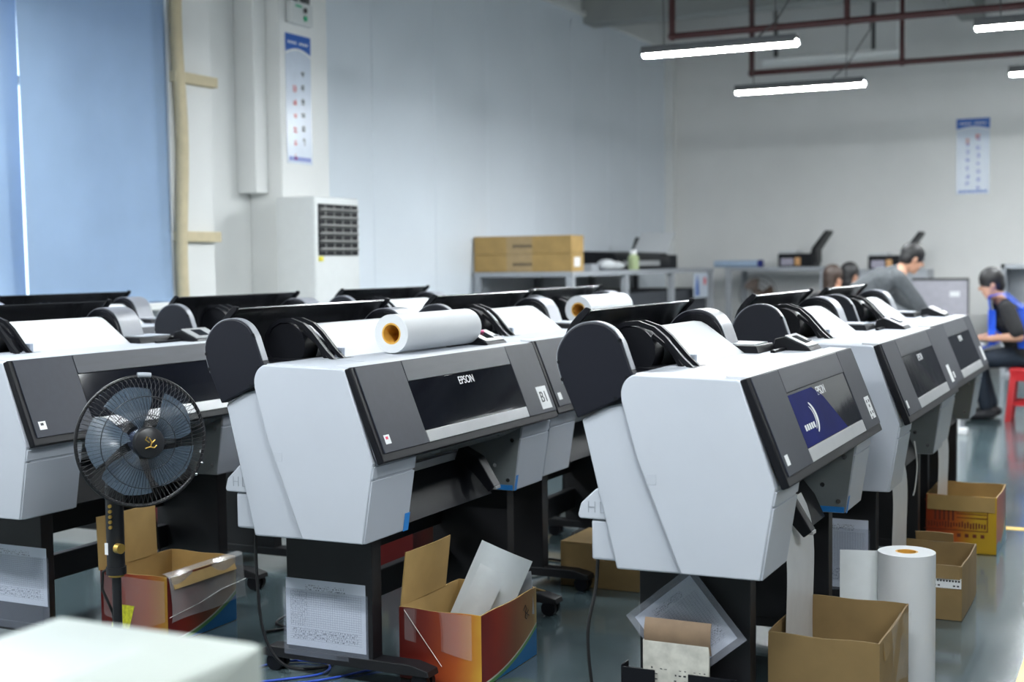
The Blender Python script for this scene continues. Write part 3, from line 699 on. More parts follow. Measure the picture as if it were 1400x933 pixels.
# closed box under the middle row
def closed_box(label, x0, x1, y0, y1, z0, h, m, rz=0, name='cardboard_box', group=None):
    T = thing(name, label, 'box', ((x0+x1)/2, (y0+y1)/2, z0), rz, group); a, b = (x1-x0)/2, (y1-y0)/2
    MB().box((-a, -b, 0), (a, b, h-.006), .004).build('body', m, T)
    MB().box((-a, -b, h-.0055), (a, -.002, h), .002).build('flap', m, T); MB().box((-a, .002, h-.0055), (a, b, h), .002).build('flap', m, T)
    tp = MB(); tp.box((-a-.0008, -.024, h-.07), (a+.0008, .024, h+.0008)); tp.build('packing_tape', mat('packing_tape', (.42, .29, .14), .3), T)
    return T
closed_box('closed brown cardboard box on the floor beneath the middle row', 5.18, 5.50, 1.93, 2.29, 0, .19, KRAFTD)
closed_box('printed red and brown carton glimpsed right of the B1 stand with the form', 5.10, 5.50, 2.97, 3.28, 0, .26, PR_SIDE)
closed_box('printed carton under the pale brown box behind the fan', 5.12, 5.52, 4.14, 4.46, 0, .20, PR_SIDE)
closed_box('pale brown box on top of the printed carton behind the fan', 5.14, 5.50, 4.15, 4.45, .201, .165, KRAFT)

# foreground wrapped box on a work table (bottom left)
WRAP = mat('white_wrap', (.40, .435, .405), .35, var=.05, scale=6, bump=.15, rvar=.08)
T = thing('wrapped_box', 'large blurred white wrapped box in the bottom left foreground', 'box', (1.12, 1.19, .72))
MB().box((-.25, -.172, 0), (.25, .172, .18), .012, seg=3).build('wrapped_body', WRAP, T)
fo = MB(); fo.grid(lambda u, v: (-.24+u*.48, -.173-.003*math.sin(u*9), .02+v*.15+.01*math.sin(u*14)), 16, 6, .001); fo.build('wrap_fold', WRAP, T)
MB().box((-.05, -.05, .18), (.16, -.043, .1815), .0005).build('wrap_crease', mat('crease_grey', (.5, .53, .52), .5), T)
TB = thing('work_table', 'white work table below the blurred foreground box', 'table', (.95, 1.25, 0))
MB().box((-.45, -.28, .69), (.45, .28, .72), .004).build('table_top', LABELW, TB)
for sx in (-.42, .42):
    for sy in (-.25, .25): MB().box((sx-.02, sy-.02, 0), (sx+.02, sy+.02, .69), .002).build('leg', STEEL, TB)

# standing roll with loose end
T = paper_roll('paper_roll', 'white paper roll standing upright behind the plain brown carton', (4.44, .728, 0), .425, .091, upright=True, core=.036)
def loose(u, v):
    a = 1.9+u*1.3
    if u < .35: r = .0925; g = 1.2+u/.35*.5; return (r*math.cos(g)*1.0, r*math.sin(g), .004+v*.418)
    s_ = (u-.35)/.65
    return (-.012-.10*s_*.3, .0925+s_*.115-.0*s_, .004+v*.418)
l = MB(); l.grid(loose, 16, 4, .0008); l.build('loose_end', SHEETW, T)

# hanging strips
STRIP = mat('strip_film', (.74, .75, .76), .35, var=.04, alpha=.86, spec=.6)
def strip(label, x0, x1, y, z0, z1, lean=.0):
    T = MB(); 
    def fn(u, v):
        z = z0+(z1-z0)*v
        return (x0+(x1-x0)*u+lean*(1-v), y+.006*math.sin(v*5)+.05*(v**7), z)
    T.grid(fn, 4, 16, .0007); o = T.build('paper_strip', STRIP); tag(o, label, 'paper', 'paper strips hanging from the printers')
strip('white paper strip hanging from the nearest right printer into the large brown carton', 3.905, 4.25, .985, .03, .63)
strip('white paper strip hanging from the second right printer into the small brown carton', 5.33, 5.66, .925, .03, .60)
strip('white paper strip hanging from the farthest right printer into the orange carton', 6.53, 6.86, .925, .03, .60)

# ================================================================== printed forms on the stands
def form_mat(name, nu, nv, seed, dense=.45):
    m = bpy.data.materials.new(name); m.use_nodes = True; nt = m.node_tree; b = nt.nodes['Principled BSDF']; b.inputs['Roughness'].default_value = .4
    uv = nt.nodes.new('ShaderNodeUVMap'); sp = nt.nodes.new('ShaderNodeSeparateXYZ'); nt.links.new(uv.outputs[0], sp.inputs[0])
    def M(op, a, b_=None, c_=None):
        n_ = nt.nodes.new('ShaderNodeMath'); n_.operation = op
        for i, q in enumerate((a, b_, c_)):
            if q is None: continue
            if isinstance(q, (int, float)): n_.inputs[i].default_value = q
            else: nt.links.new(q, n_.inputs[i])
        return n_.outputs[0]
    u, v = sp.outputs[0], sp.outputs[1]
    gu = M('LESS_THAN', M('FRACT', M('MULTIPLY', u, nu)), .10); gv = M('LESS_THAN', M('FRACT', M('MULTIPLY', v, nv)), .14)
    ins = M('MULTIPLY', M('MULTIPLY', M('GREATER_THAN', u, .05), M('LESS_THAN', u, .95)), M('MULTIPLY', M('GREATER_THAN', v, .08), M('LESS_THAN', v, .82)))
    lines = M('MULTIPLY', M('MAXIMUM', M('MULTIPLY', gu, M('GREATER_THAN', v, .30)), gv), ins)
    nz = nt.nodes.new('ShaderNodeTexNoise'); nz.inputs['Scale'].default_value = 1; nz.inputs['Detail'].default_value = 1
    mp = nt.nodes.new('ShaderNodeMapping'); mp.inputs['Scale'].default_value = (95, nv*1.0, 1); mp.inputs['Location'].default_value = (seed, seed, 0)
    nt.links.new(uv.outputs[0], mp.inputs[0]); nt.links.new(mp.outputs[0], nz.inputs['Vector'])
    txt = M('MULTIPLY', M('GREATER_THAN', nz.outputs['Fac'], .56), M('GREATER_THAN', M('FRACT', M('MULTIPLY', v, nv)), .35))
    head = M('MULTIPLY', M('MULTIPLY', M('GREATER_THAN', v, .84), M('LESS_THAN', v, .92)), M('MULTIPLY', M('GREATER_THAN', u, .25), M('LESS_THAN', u, .75)))
    foot = M('MULTIPLY', M('MULTIPLY', M('GREATER_THAN', v, .10), M('LESS_THAN', v, .28)), M('MULTIPLY', M('GREATER_THAN', u, .08), M('LESS_THAN', u, .9)))
    lef = M('MULTIPLY', M('MULTIPLY', M('GREATER_THAN', v, .3), M('LESS_THAN', v, .82)), M('MULTIPLY', M('GREATER_THAN', u, .06), M('LESS_THAN', u, .28)))
    ink = M('MAXIMUM', M('MULTIPLY', lines, .6), M('MULTIPLY', txt, M('MAXIMUM', head, M('MAXIMUM', foot, M('MULTIPLY', lef, .6)))))
    ink = M('MINIMUM', M('MULTIPLY', ink, dense+.45), 1.0)
    mx = nt.nodes.new('ShaderNodeMix'); mx.data_type = 'RGBA'; mx.inputs['A'].default_value = (.60, .64, .73, 1); mx.inputs['B'].default_value = (.03, .035, .06, 1)
    nt.links.new(ink, mx.inputs['Factor']); nt.links.new(mx.outputs['Result'], b.inputs['Base Color'])
    return m
FORM = form_mat('printed_form', 34, 30, 3.1); FORM2 = form_mat('printed_form_dense', 22, 40, 8.7, .5)
def leg_form(label, lx, ly0, ly1, z0, z1, m, sl_z0, sl_dy=.0, grp='forms taped to the printer stands'):
    o = sheet('printed_form', label, (lx, (ly0+ly1)/2, (z0+z1)/2), (0, -1, 0), (0, 0, 1), ly1-ly0, z1-z0, m, 0, grp, t=-.0008, nu=4, nv=4)
    s_ = MB(); s_.grid(lambda u, v: (-.002-.001*math.sin(u*5), (ly1-ly0)*(.53-1.06*u), sl_z0-(z0+z1)/2+v*((z1-.035)-sl_z0)), 6, 6, .0006); s_.build('clear_sleeve', SLEEVE, o)
    return o
leg_form('printed table form in a clear sleeve on the B1 printer stand', 3.678, 2.325, 2.640, .100, .330, FORM, .068)
leg_form('printed table form on the stand of the printer behind the fan', 3.564, 3.605, 3.93, .155, .368, FORM, .06)
o = leg_form('dense printed sheet on the stand between the two nearest right printers', 5.238, 1.005, 1.225, .09, .362, FORM2, .08)
# document holder with bagged papers on the nearest right stand
T = thing('document_holder', 'black document holder holding bagged papers at the bottom of the nearest right stand', 'holder', (3.664, 1.235, .08))
for (a, b) in (((-.055, -.16, 0), (-.05, .165, .035)), ((-.055, .065, .03), (-.05, .165, .115)), ((-.055, -.16, .03), (-.05, -.035, .115)), ((-.055, -.165, 0), (-.0, -.16, .10)), ((-.055, .165, 0), (-.0, .17, .12)), ((-.055, -.165, 0), (0, .17, .006)), ((-.004, -.165, 0), (0, .17, .10))):
    MB().box(a, b, .002).build('holder_panel', BLACK, T)
OLDP = mat('aged_docs', (.50, .49, .44), .5, var=.2, scale=26); BRP = mat('brown_paper', (.20, .135, .085), .6, var=.15)
d = MB(); d.box((-.046, -.095, .008), (-.034, .105, .20), .003); d = d.build('document_stack', OLDP, None, (3.664, 1.235, .08)); tag(d, 'stack of worn printed papers standing in the black document holder', 'papers')
ln = MB()
for r_ in range(4):
    for i in range(12):
        if random.random() < .75: ln.box((-.0468, -.085+i*.0145, .07+r_*.016), (-.046, -.085+i*.0145+.004+.007*random.random(), .0715+r_*.016+.004*random.random()))
ln.build('print_lines', INK, d)
d = MB(); d.ribbon([(-.08, .196), (-.02, .230), (.02, .262)], .004, -.0, .0)
d = MB(); d.grid(lambda u, v: (-.032-.012*math.sin(v*PI)-.004, -.10+.20*u, .17+v*.095), 6, 6, .003); d = d.build('brown_envelope', BRP, None, (3.664, 1.235, .08)); tag(d, 'brown folded paper on top of the worn papers in the holder', 'paper')
bagm = crystal('bag_film', (.50, .52, .60), .22)
o = sheet('plastic_bag', None, (3.652, 1.222, .318), (0, -.72, .60), (0, .60, .76), .26, .26, bagm, .004, t=-.0008); tag(o, 'clear plastic document bag tilted like a diamond on the nearest right stand', 'plastic bag')
o2 = sheet('bag_insert', None, (.002, .0, .0), (0, -.72, .60), (0, .60, .76), .22, .22, FORM2, .002, parent=o, t=-.0006)
o = sheet('paper_slip', 'small printed slip hanging beside the document holder', (3.76, 1.0, .07), (0, -1, 0), (.05, 0, 1), .05, .12, FORM2, .0)

# ================================================================== cables
def cable(label, pts, r, m, cat='cable'):
    P = [V(p) for p in pts]; out = []
    for i in range(len(P)-1):
        p0, p1, p2, p3 = P[max(i-1, 0)], P[i], P[i+1], P[min(i+2, len(P)-1)]
        for k in range(8):
            t = k/8; out.append(.5*((2*p1)+(p2-p0)*t+(2*p0-5*p1+4*p2-p3)*t*t+(3*p1-p0-3*p2+p3)*t**3))
    out.append(P[-1]); b = MB(); b.tube(out, r, 8); o = b.build('power_cable', m); return tag(o, label, cat)
cable('black power cable hanging from the B1 printer to the floor', [(3.60, 2.70, .52), (3.60, 2.70, .35), (3.62, 2.69, .14), (3.66, 2.63, .03), (3.78, 2.55, .006), (4.0, 2.6, .006)], .0055, CABLE)
cable('black power cable hanging from the nearest right printer', [(3.60, 1.47, .52), (3.59, 1.475, .42), (3.565, 1.49, .30), (3.57, 1.48, .14), (3.60, 1.46, .02), (3.70, 1.5, .006)], .0055, CABLE)
cable('blue network cable coiled on the floor below the B1 printer', [(3.50, 2.72, .006), (3.58, 2.62, .006), (3.70, 2.52, .006), (3.80, 2.56, .006), (3.78, 2.70, .006), (3.6, 2.78, .006), (3.50, 2.66, .012), (3.62, 2.5, .006), (3.86, 2.36, .006)], .004, CABLEB)
cable('black cable loop on the floor behind the B1 stand', [(4.05, 3.0, .006), (4.25, 2.9, .006), (4.38, 2.95, .006), (4.3, 3.05, .012), (4.12, 3.0, .016), (4.2, 2.85, .006), (4.4, 2.8, .006)], .006, CABLE)
cable('black cable hanging from the printer behind the fan', [(4.45, 3.99, .5), (4.46, 3.9, .4), (4.46, 3.86, .2), (4.47, 3.85, .01)], .005, CABLE)
cable('thin white wire hanging from the second right printer', [(5.85, .93, .60), (5.86, .92, .5), (5.88, .93, .40), (5.89, .94, .36)], .003, LABELW)
for x in (5.30, 6.05): cable('tangled cables under the middle row by the brown box' if x < 6 else 'cable lying under the far middle row', [(x, 2.4, .008), (x+.2, 2.5, .008), (x+.3, 2.6, .02), (x+.1, 2.65, .01), (x, 2.5, .02), (x+.25, 2.42, .008), (x+.3, 2.7, .008)], .006, CABLE)

# ================================================================== standing fan
FANB = mat('fan_black', (.012, .012, .014), .35); BLADE = mat('fan_blade', (.10, .14, .19), .25, alpha=.72, var=.05)
T = thing('standing_fan', 'black standing fan with grey blades in front of the left printer', 'fan', (3.454, 3.176, 0))
MB().lathe([(.0, .0), (.19, .0), (.19, .012), (.17, .022), (.05, .035), (.032, .05), (0, .05)], 40).build('base', FANB, T)
MB().cyl((0, 0, .04), (0, 0, .36), .0155, 20).build('pole', FANB, T)
b = MB(); b.cyl((0, 0, .36), (0, 0, .64), .030, 24); b.cyl((0, 0, .34), (0, 0, .365), .034, 24); hs = b.build('control_column', FANB, T)
MB().cyl((0, 0, .332), (0, 0, .342), .026, 24).build('gold_ring', GOLD, T)
kn = MB(); kn.cyl((-.024, -.028, .435), (-.028, -.05, .435), .017, 20); kn.build('height_knob', GOLD, T)
for i in range(5):
    k = MB(); k.cyl((-.0285, -.008, .505+i*.018), (-.035, -.010, .505+i*.018), .0062, 12); k.build('speed_button', GOLD, hs)
MB().box((-.031, .006, .41), (-.0295, .02, .45)).build('white_sticker', LABELW, hs)
hd = V((3.405, 3.005, .808))-V((3.454, 3.176, 0))             # hub position in fan frame
ax = V((-.569, -.90, .04)).normalized()                        # facing direction
q = ax.to_track_quat('Z', 'Y').to_matrix().to_4x4()
FM = Matrix.Translation(hd) @ q
def fl_(r, a, z): return FM @ V((r*math.cos(a), r*math.sin(a), z))
b = MB(); b.lathe([(0, -.16), (.045, -.155), (.062, -.12), (.065, -.05), (.05, -.03), (0, -.03)], 28, FM); b.tube([V((0, 0, .62)), V((0, 0, .72)), FM @ V((0, -.02, -.12))], [.028, .026, .03], 16); b.build('motor_housing', FANB, T)
R_ = .213
for nm, zc, dome in (('front_guard', .0, .075), ('rear_guard', -.012, -.055)):
    g = MB(); n = 84
    for k in range(n):
        a = 2*PI*k/n; pts = []
        for r in (.052, .09, .13, .165, .19, .205, R_):
            zz = zc+dome*math.sqrt(max(0, 1-(r/R_)**2.6)); pts.append(fl_(r, a+(.10*(r/R_) if dome > 0 else -.06*(r/R_)), zz))
        g.tube(pts, .00085, 4)
    for r in (.09, .15):
        zz = zc+dome*math.sqrt(max(0, 1-(r/R_)**2.6)); g.tube([fl_(r, 2*PI*k/48, zz) for k in range(48)], .0015, 5, closed=True)
    g = g.build(nm, FANB, T); g['kind'] = 'stuff'
g = MB(); g.tube([fl_(R_, 2*PI*k/72, -.006) for k in range(72)], .0062, 8, closed=True); g.build('guard_rim', FANB, T)
MB().lathe([(0, .094), (.035, .092), (.048, .087), (.052, .077), (.052, .066), (0, .066)], 36, FM).build('centre_cap', FANB, T)
em_ = MB()
for pth in ([(-.018, -.016), (-.002, -.012), (.012, -.016), (.02, -.008)], [(.0, -.012), (.004, .004), (-.004, .018)], [(.004, .0), (.016, .01)], [(-.004, .002), (-.016, .012), (-.01, .022)]):
    em_.tube([FM @ V((x, y, .0945)) for x, y in pth], .0024, 6)
em_.build('gold_emblem', GOLD, T)
for k in range(5):
    a0 = 2*PI*k/5+.35; bl = MB()
    def fn(u, v, a0=a0):
        r = .035+.148*u; wid = .30+.52*math.sin(min(1, u*1.15)*PI*.62); a = a0+(v-.5)*wid*1.3+u*.25
        r2 = r*(1-.06*(u > .9)*abs(v-.5)*2)
        return fl_(r2, a, -.008+.030*(v-.5))
    bl.grid(fn, 10, 8, .0015); bl.build('blade', BLADE, T)
MB().lathe([(0, .018), (.035, .016), (.04, .0), (.04, -.03), (0, -.03)], 28, FM).build('blade_hub', mat('hub_blue', (.02, .03, .07), .35), T)
for a in (-.62, -.42):
    c = MB(); p = fl_(R_+.004, a, .004); c.ball(p, .006, sub=1); c.build('rim_clip', CHROME, T)
c = MB(); c.tube([fl_(R_+.005, 1.4+i*.04, .0) for i in range(6)], .009, 8); c.build('top_clip', mat('clip_clear', (.35, .38, .42), .15), T)
c = MB(); c.tube([(0.01, .03, .36), (.0, .06, .34), (.0, .065, .28), (.01, .03, .2), (.015, .018, .08)], .005, 8); c.build('fan_cord', CABLE, T)

# ================================================================== air conditioner, posters, sign
ACW = mat('ac_white', (.66, .68, .68), .4, var=.02)
T = thing('air_conditioner', 'tall white floor-standing air conditioner against the column', 'air conditioner', (8.17, 5.535, 0))
MB().box((0, 0.0, 0), (.60, .35, 1.885), .02, seg=3).build('cabinet', ACW, T)
MB().box((.035, -.008, 1.45), (.565, .002, 1.83), .004).build('outlet_frame', BLACK, T)
for i in range(6):
    s_ = MB(); s_.box((.05, -.026, 0), (.55, .006, .012), .003, M=Matrix.Translation((0, -.008, 1.485+i*.058)) @ Matrix.Rotation(-.5, 4, 'X')); s_.build('louvre', mat('louvre_grey', (.33, .33, .32), .4), T)
for i in range(4): MB().box((.12+i*.115, -.010, 1.46), (.128+i*.115, -.004, 1.82)).build('vane', mat('louvre_grey', (.33, .33, .32), .4), T)
MB().box((.035, -.010, 1.41), (.085, -.001, 1.445)).build('yellow_sticker', mat('sticker_yellow', (.8, .7, .03), .5), T)
PBLUE = mat('poster_blue', (.01, .11, .48), .3, var=.05); PW = mat('poster_white', (.62, .69, .80), .25, var=.03); PRED = mat('poster_red', (.62, .06, .07), .4); PINKB = mat('poster_violet', (.10, .14, .52), .35)
def glyph(mb, cx, cz, s_, seed):
    # a block of strokes standing for one printed character too blurred to read
    rnd = random.Random(seed)
    for _ in range(3):
        z = cz+(rnd.random()-.5)*s_*.8; w_ = s_*(.5+.5*rnd.random()); mb.box((cx-w_/2, -.0016, z-s_*.06), (cx+w_/2, -.001, z+s_*.06))
    for _ in range(2):
        x = cx+(rnd.random()-.5)*s_*.7; h_ = s_*(.5+.5*rnd.random()); mb.box((x-s_*.06, -.0016, cz-h_/2), (x+s_*.06, -.001, cz+h_/2))
def poster(label, loc, rz, w_, h_, cols, foot_m):
    # local: width along x, front faces -y
    T = thing('wall_poster', label, 'poster', loc, rz)
    MB().box((0, -.001, 0), (w_, .002, h_)).build('sheet', PW, T)
    hd_ = MB(); n = 10
    pts = [(0, h_)]+[(0, h_*.86)]+[(w_*i/n, h_*(.86+.035*math.sin(PI*i/n)-.0*i)) for i in range(1, n)]+[(w_, h_*.86), (w_, h_)]
    hd_.prism(pts, 'y', -.0016, -.001); hd_ = hd_.build('header', PBLUE, T)
    ln = MB(); vv = []; ff = []
    for i in range(n+1):
        z = h_*(.835+.045*math.sin(PI*i/n)); vv += [(w_*i/n, -.0017, z), (w_*i/n, -.0017, z+.014)]
    for i in range(n): ff.append([2*i, 2*i+2, 2*i+3, 2*i+1])
    ln.raw(vv, ff); ln.build('header_arc', LABELW, hd_)
    tx = MB()
    for i in range(9):
        if i != 4: tx.box((w_*(.1+.09*i), -.0021, h_*.925), (w_*(.1+.09*i)+w_*.06, -.0016, h_*.945))
    tx.build('header_text', LABELW, hd_)
    for (cx, z0, n_, s_, m, sd) in cols:
        for i in range(n_):
            g = MB(); glyph(g, w_*cx, h_*(z0-i*.105), s_, sd+i); g.build('character', m, T)
    ft = MB()
    for i in range(7): ft.box((w_*(.08+.125*i), -.0016, h_*.02), (w_*(.08+.125*i)+w_*.095, -.001, h_*.055))
    ft.build('footer_text', foot_m, T)
poster('tall blue and white poster on the column above the air conditioner', (8.355, 5.897, 2.15), 0, .33, .97, [(.66, .70, 6, .055, INK, 10), (.34, .58, 6, .055, PRED, 40)], PINKB)
poster('blue and white hanging poster on the far grey wall', (XW-.004, 2.335, 2.18), -PI/2, .40, .95, [(.66, .72, 7, .06, PINKB, 70), (.34, .66, 6, .06, PINKB, 90)], PBLUE)
poster2 = [o for o in bpy.data.objects if o.get('label') == 'blue and white hanging poster on the far grey wall'][0]
for i in range(2):
    g = MB(); glyph(g, .264-.128*i, .72-.05*i, .075, 200+i); g.build('red_character', PRED, poster2)
T = thing('emergency_light', 'small white emergency light box high on the column', 'light', (8.37, 5.86, 3.19))
MB().box((0, -.02, 0), (.28, .035, .17), .01).build('case', ACW, T)
for x, m_ in ((.17, INK), (.17, mat('green_dot', (.02, .45, .22), .4))): MB().cyl((x, -.021, .11 if m_ == INK else .05), (x, -.03, .11 if m_ == INK else .05), .02, 14).build('indicator', m_, T)
MB().box((.05, -.022, .125), (.13, -.02, .14)).build('print_strip', mat('green_dot', (.02, .45, .22), .4), T)
for x in (.06, .22): MB().cyl((x, .01, .165), (x, .01, .23), .035, 16).build('lamp_head', HOUS, T)

# ================================================================== racks and equipment at the back
def rack(label, x0, x1, y0, y1, h, posts, name='steel_rack'):
    T = thing(name, label, 'rack', (x0, y0, 0)); a, b = x1-x0, y1-y0
    MB().box((0, 0, h-.05), (a, b, h), .004).build('top_shelf', STEEL, T)
    MB().box((.02, .02, .35), (a-.02, b-.02, .38), .003).build('lower_shelf', STEEL, T)
    for (x, y) in posts: MB().box((x-.035, y-.035, 0), (x+.035, y+.035, h-.05), .004).build('post', STEEL, T)
    return T
HR = 1.29
rack('grey steel rack carrying long cartons along the blue wall', 11.85, 16.4, 5.08, 6.16, HR, [(.04, .04), (.04, 1.04), (1.5, .04), (3.0, .04), (4.5, .04), (1.5, 1.04), (3.0, 1.04), (4.5, 1.04)])
for i in range(3):
    T = thing('storage_bin', ['dark bin in the rack below the long cartons', 'dark bin in the rack below the white printer paper', 'dark bin in the rack next to the far corner'][i], 'bin', (11.95+i*1.5, 5.14, .38), 0, 'dark bins in the rack')
    DB = mat('bin_dark', (.05, .055, .065), .6)
    MB().box((0, 0, 0), (1.3, .9, .02), .003).build('bin_base', DB, T)
    for a, b in (((0, 0, .02), (1.3, .02, .66)), ((0, .88, .02), (1.3, .9, .66)), ((0, .02, .02), (.02, .88, .66)), ((1.28, .02, .02), (1.3, .88, .66))): MB().box(a, b, .003).build('bin_side', DB, T)
def long_carton(label, z):
    T = thing('long_carton', label, 'box', (11.88, 5.10, z), 0, 'long cartons stacked on the rack')
    MB().box((0, 0, 0), (.30, 1.06, .176), .006).build('body', KRAFT, T)
    MB().box((-.0012, .42, .001), (.0, .70, .1755)).build('tape', mat('packing_tape', (.42, .29, .14), .3), T)
    pr = MB()
    for i in range(6): pr.box((-.0022, .43+i*.035, .06), (-.0012, .43+i*.035+.022, .09))
    pr.build('box_print', INK, T)
    if z < HR+.1: MB().box((.06, -.0012, .05), (.20, 0, .14)).build('shipping_label', LABELW, T)
long_carton('long brown carton lying lowest on the grey rack', HR); long_carton('long brown carton stacked on another on the grey rack', HR+.178)
# wide black plotter on the rack, feeder with white paper, bottle, odds and ends
T = thing('inkjet_plotter', 'black desktop plotter on the rack near the room corner', 'printer', (13.75, 5.35, HR))
MB().prism([(0, 0), (.55, 0), (.55, .16), (.40, .21), (.06, .19), (0, .12)], 'x', 0, 1.75, .01).build('body', BLACK, T)
MB().box((.15, -.06, .04), (1.2, .0, .10), .005).build('output_tray', SILV, T)
MB().box((1.78, .05, 0), (2.15, .5, .17), .01).build('side_unit', BLACK, T)
b = MB(); b.grid(lambda u, v: (1.63+v*.20, .02+u*.46, .17+v*.22), 2, 2, .015); b.build('paper_support', BLACK, T)
b = MB(); b.grid(lambda u, v: (1.60+v*.20-.01*math.sin(u*3), .0+u*.44-v*.05, .19+v*.25), 4, 4, .004); b.build('paper_stack', PAPER, T)
T = thing('spray_bottle', 'pale green bottle with a white cap on the rack', 'bottle', (13.72, 5.16, HR))
MB().lathe([(0, 0), (.055, 0), (.06, .02), (.06, .14), (.035, .17), (0, .17)], 20).build('bottle_body', mat('bottle_green', (.38, .45, .25), .3), T)
MB().lathe([(.03, .17), (.036, .172), (.036, .215), (0, .22)], 16).build('bottle_cap', LABELW, T)
T = thing('paper_bundle', 'crumpled white paper bundle left of the bottle on the rack', 'paper', (13.1, 5.15, HR))
bm_ = MB(); bm_.ball((.25, .12, .05), (.26, .12, .05)); bm_.ball((.05, .10, .06), (.14, .1, .06)); bm_.build('crumpled_sheets', PAPER, T)
MB().box((-.25, .14, 0), (.45, .34, .07), .01).build('flat_stack', STEEL, T)
T = thing('wall_notice', 'small notice with a blue emblem hanging on the rack front', 'notice', (15.55, 5.068, .93))
MB().box((0, 0, 0), (.55, .008, .30)).build('sheet', PW, T); MB().prism([(.05, .03), (.19, .03), (.16, .2), (.11, .27), (.07, .16)], 'y', -.003, 0).build('blue_mark', PBLUE, T); MB().cyl((.42, 0, .2), (.42, -.003, .2), .05, 16).build('red_mark', PRED, T)
rack('grey steel rack along the far wall beyond the right printers', 16.75, 17.6, 3.75, 5.05, HR, [(.04, .04), (.04, 1.26), (.80, .04), (.80, 1.26)])
T = thing('rolled_banner', 'pale blue rolled sheet with a dark end on the far rack', 'roll', (16.95, 4.62, HR+.045))
MB().tube([(0, 0, 0), (0, .62, .0)], .045, 20).build('rolled_sheet', mat('pale_blue', (.40, .52, .68), .4), T); MB().tube([(0, -.02, 0), (0, .04, 0)], .05, 20).build('dark_end', mat('navy', (.02, .03, .20), .4), T)
def lid_printer(label, loc, rz=0):
    # desk printer with a scanner lid swung high; width along y (seen face at low x)
    T = thing('desk_printer', label, 'printer', loc, rz, 'desk printers with raised lids')
    MB().box((0, -.05, 0), (.42, .40, .17), .012).build('body', BLACK, T)
    MB().box((-.012, .20, .02), (0.0, .36, .11), .003).build('front_panel', mat('lilac_grey', (.36, .34, .42), .4), T)
    MB().box((-.014, .11, .02), (0.0, .18, .12), .003).build('orange_label', mat('label_orange', (.65, .35, .15), .5), T)
    MB().prism([(.40, .17), (.385, .20), (.20, .205), (.16, .17)], 'x', .02, .40, .004).build('paper_pile', PAPER, T)
    MB().box((.06, -.075, .05), (.38, -.05, .22), .01).build('side_box', BLACK, T)
    l_ = MB(); l_.prism([(-.01, .17), (-.03, .24), (-.20, .46), (-.225, .44), (-.07, .21), (-.06, .16)], 'x', .02, .40, .005); l_.build('scanner_lid', BLACK, T)
    return T
lid_printer('black desk printer with raised lid on the far rack', (16.85, 3.98, HR))
T = thing('printer_cabinet', 'grey low cabinet behind the person in grey', 'cabinet', (16.7, 2.62, 0))
MB().box((0, -.10, 0), (.55, .78, 1.25), .008).build('body', STEEL, T); MB().box((-.012, -.08, .05), (0, .33, 1.2), .004).build('door', STEEL, T); MB().box((-.012, .35, .05), (0, .76, 1.2), .004).build('door', STEEL, T)
lid_printer('black desk printer with raised lid right behind the person in grey', (16.75, 2.83, 1.25))
T = thing('partition', 'pale lilac office partition between the two workers', 'partition', (16.3, 2.0, 0))
MB().box((0, 0, 0), (.04, .62, 1.12), .004).build('panel', mat('partition_lilac', (.42, .41, .46), .6), T); MB().box((-.008, -.01, 1.12), (.048, .63, 1.145), .002).build('top_rail', CORD, T); MB().box((-.008, -.012, 0), (.048, 0, 1.12), .002).build('edge_post', CORD, T)
MB().box((-.004, .09, .93), (0, .20, .99)).build('white_note', LABELW, T)
T = thing('shelf_cabinet', 'grey shelf unit at the right edge behind the seated worker', 'cabinet', (16.4, .55, 0))
for a, b in (((0, 1.05, 0), (.5, 1.1, 1.3)), ((0, 0, 0), (.5, .05, 1.3)), ((0, 0, 1.25), (.5, 1.1, 1.3)), ((.46, .05, 0), (.5, 1.05, 1.25)), ((0, .05, .80), (.46, 1.05, .84)), ((0, .05, .42), (.46, 1.05, .46)), ((0, .05, .0), (.46, 1.05, .04))): MB().box(a, b, .004).build('board', STEEL, T)
T = thing('document_tray', 'pale drawer front inside the right grey shelf unit', 'tray', (16.42, .62, .46)); MB().box((0, 0, 0), (.40, .95, .30), .006).build('drawer', mat('tray_grey', (.30, .31, .32), .5), T); MB().box((-.01, .42, .15), (0, .54, .17), .002).build('handle', CHROME, T)
DARKC = mat('cabinet_dark', (.035, .04, .05), .5)
for i, (y, h_) in enumerate(((-.55, 2.0), (-1.75, 1.75), (-2.95, 2.15))):  # out of view, added only to give the printer windows dark reflections
    T = thing('reflection_cabinet', ['dark tall cabinet on the far wall right of the grey shelf unit', 'lower dark cabinet between two taller ones on the far wall', 'tallest dark cabinet on the far wall, farthest right'][i], 'cabinet', (17.2, y, 0), 0, 'dark cabinets on the far wall')
    MB().box((0, -.5, 0), (.55, .5, h_), .006).build('body', DARKC, T)
    for a_ in (-.49, .01): dr = MB().box((-.014, a_, .06), (0, a_+.48, h_-.06), .004).build('door', DARKC, T); MB().box((-.03, a_+.22, h_*.5), (-.014, a_+.25, h_*.5+.14), .003).build('handle', CHROME, dr)
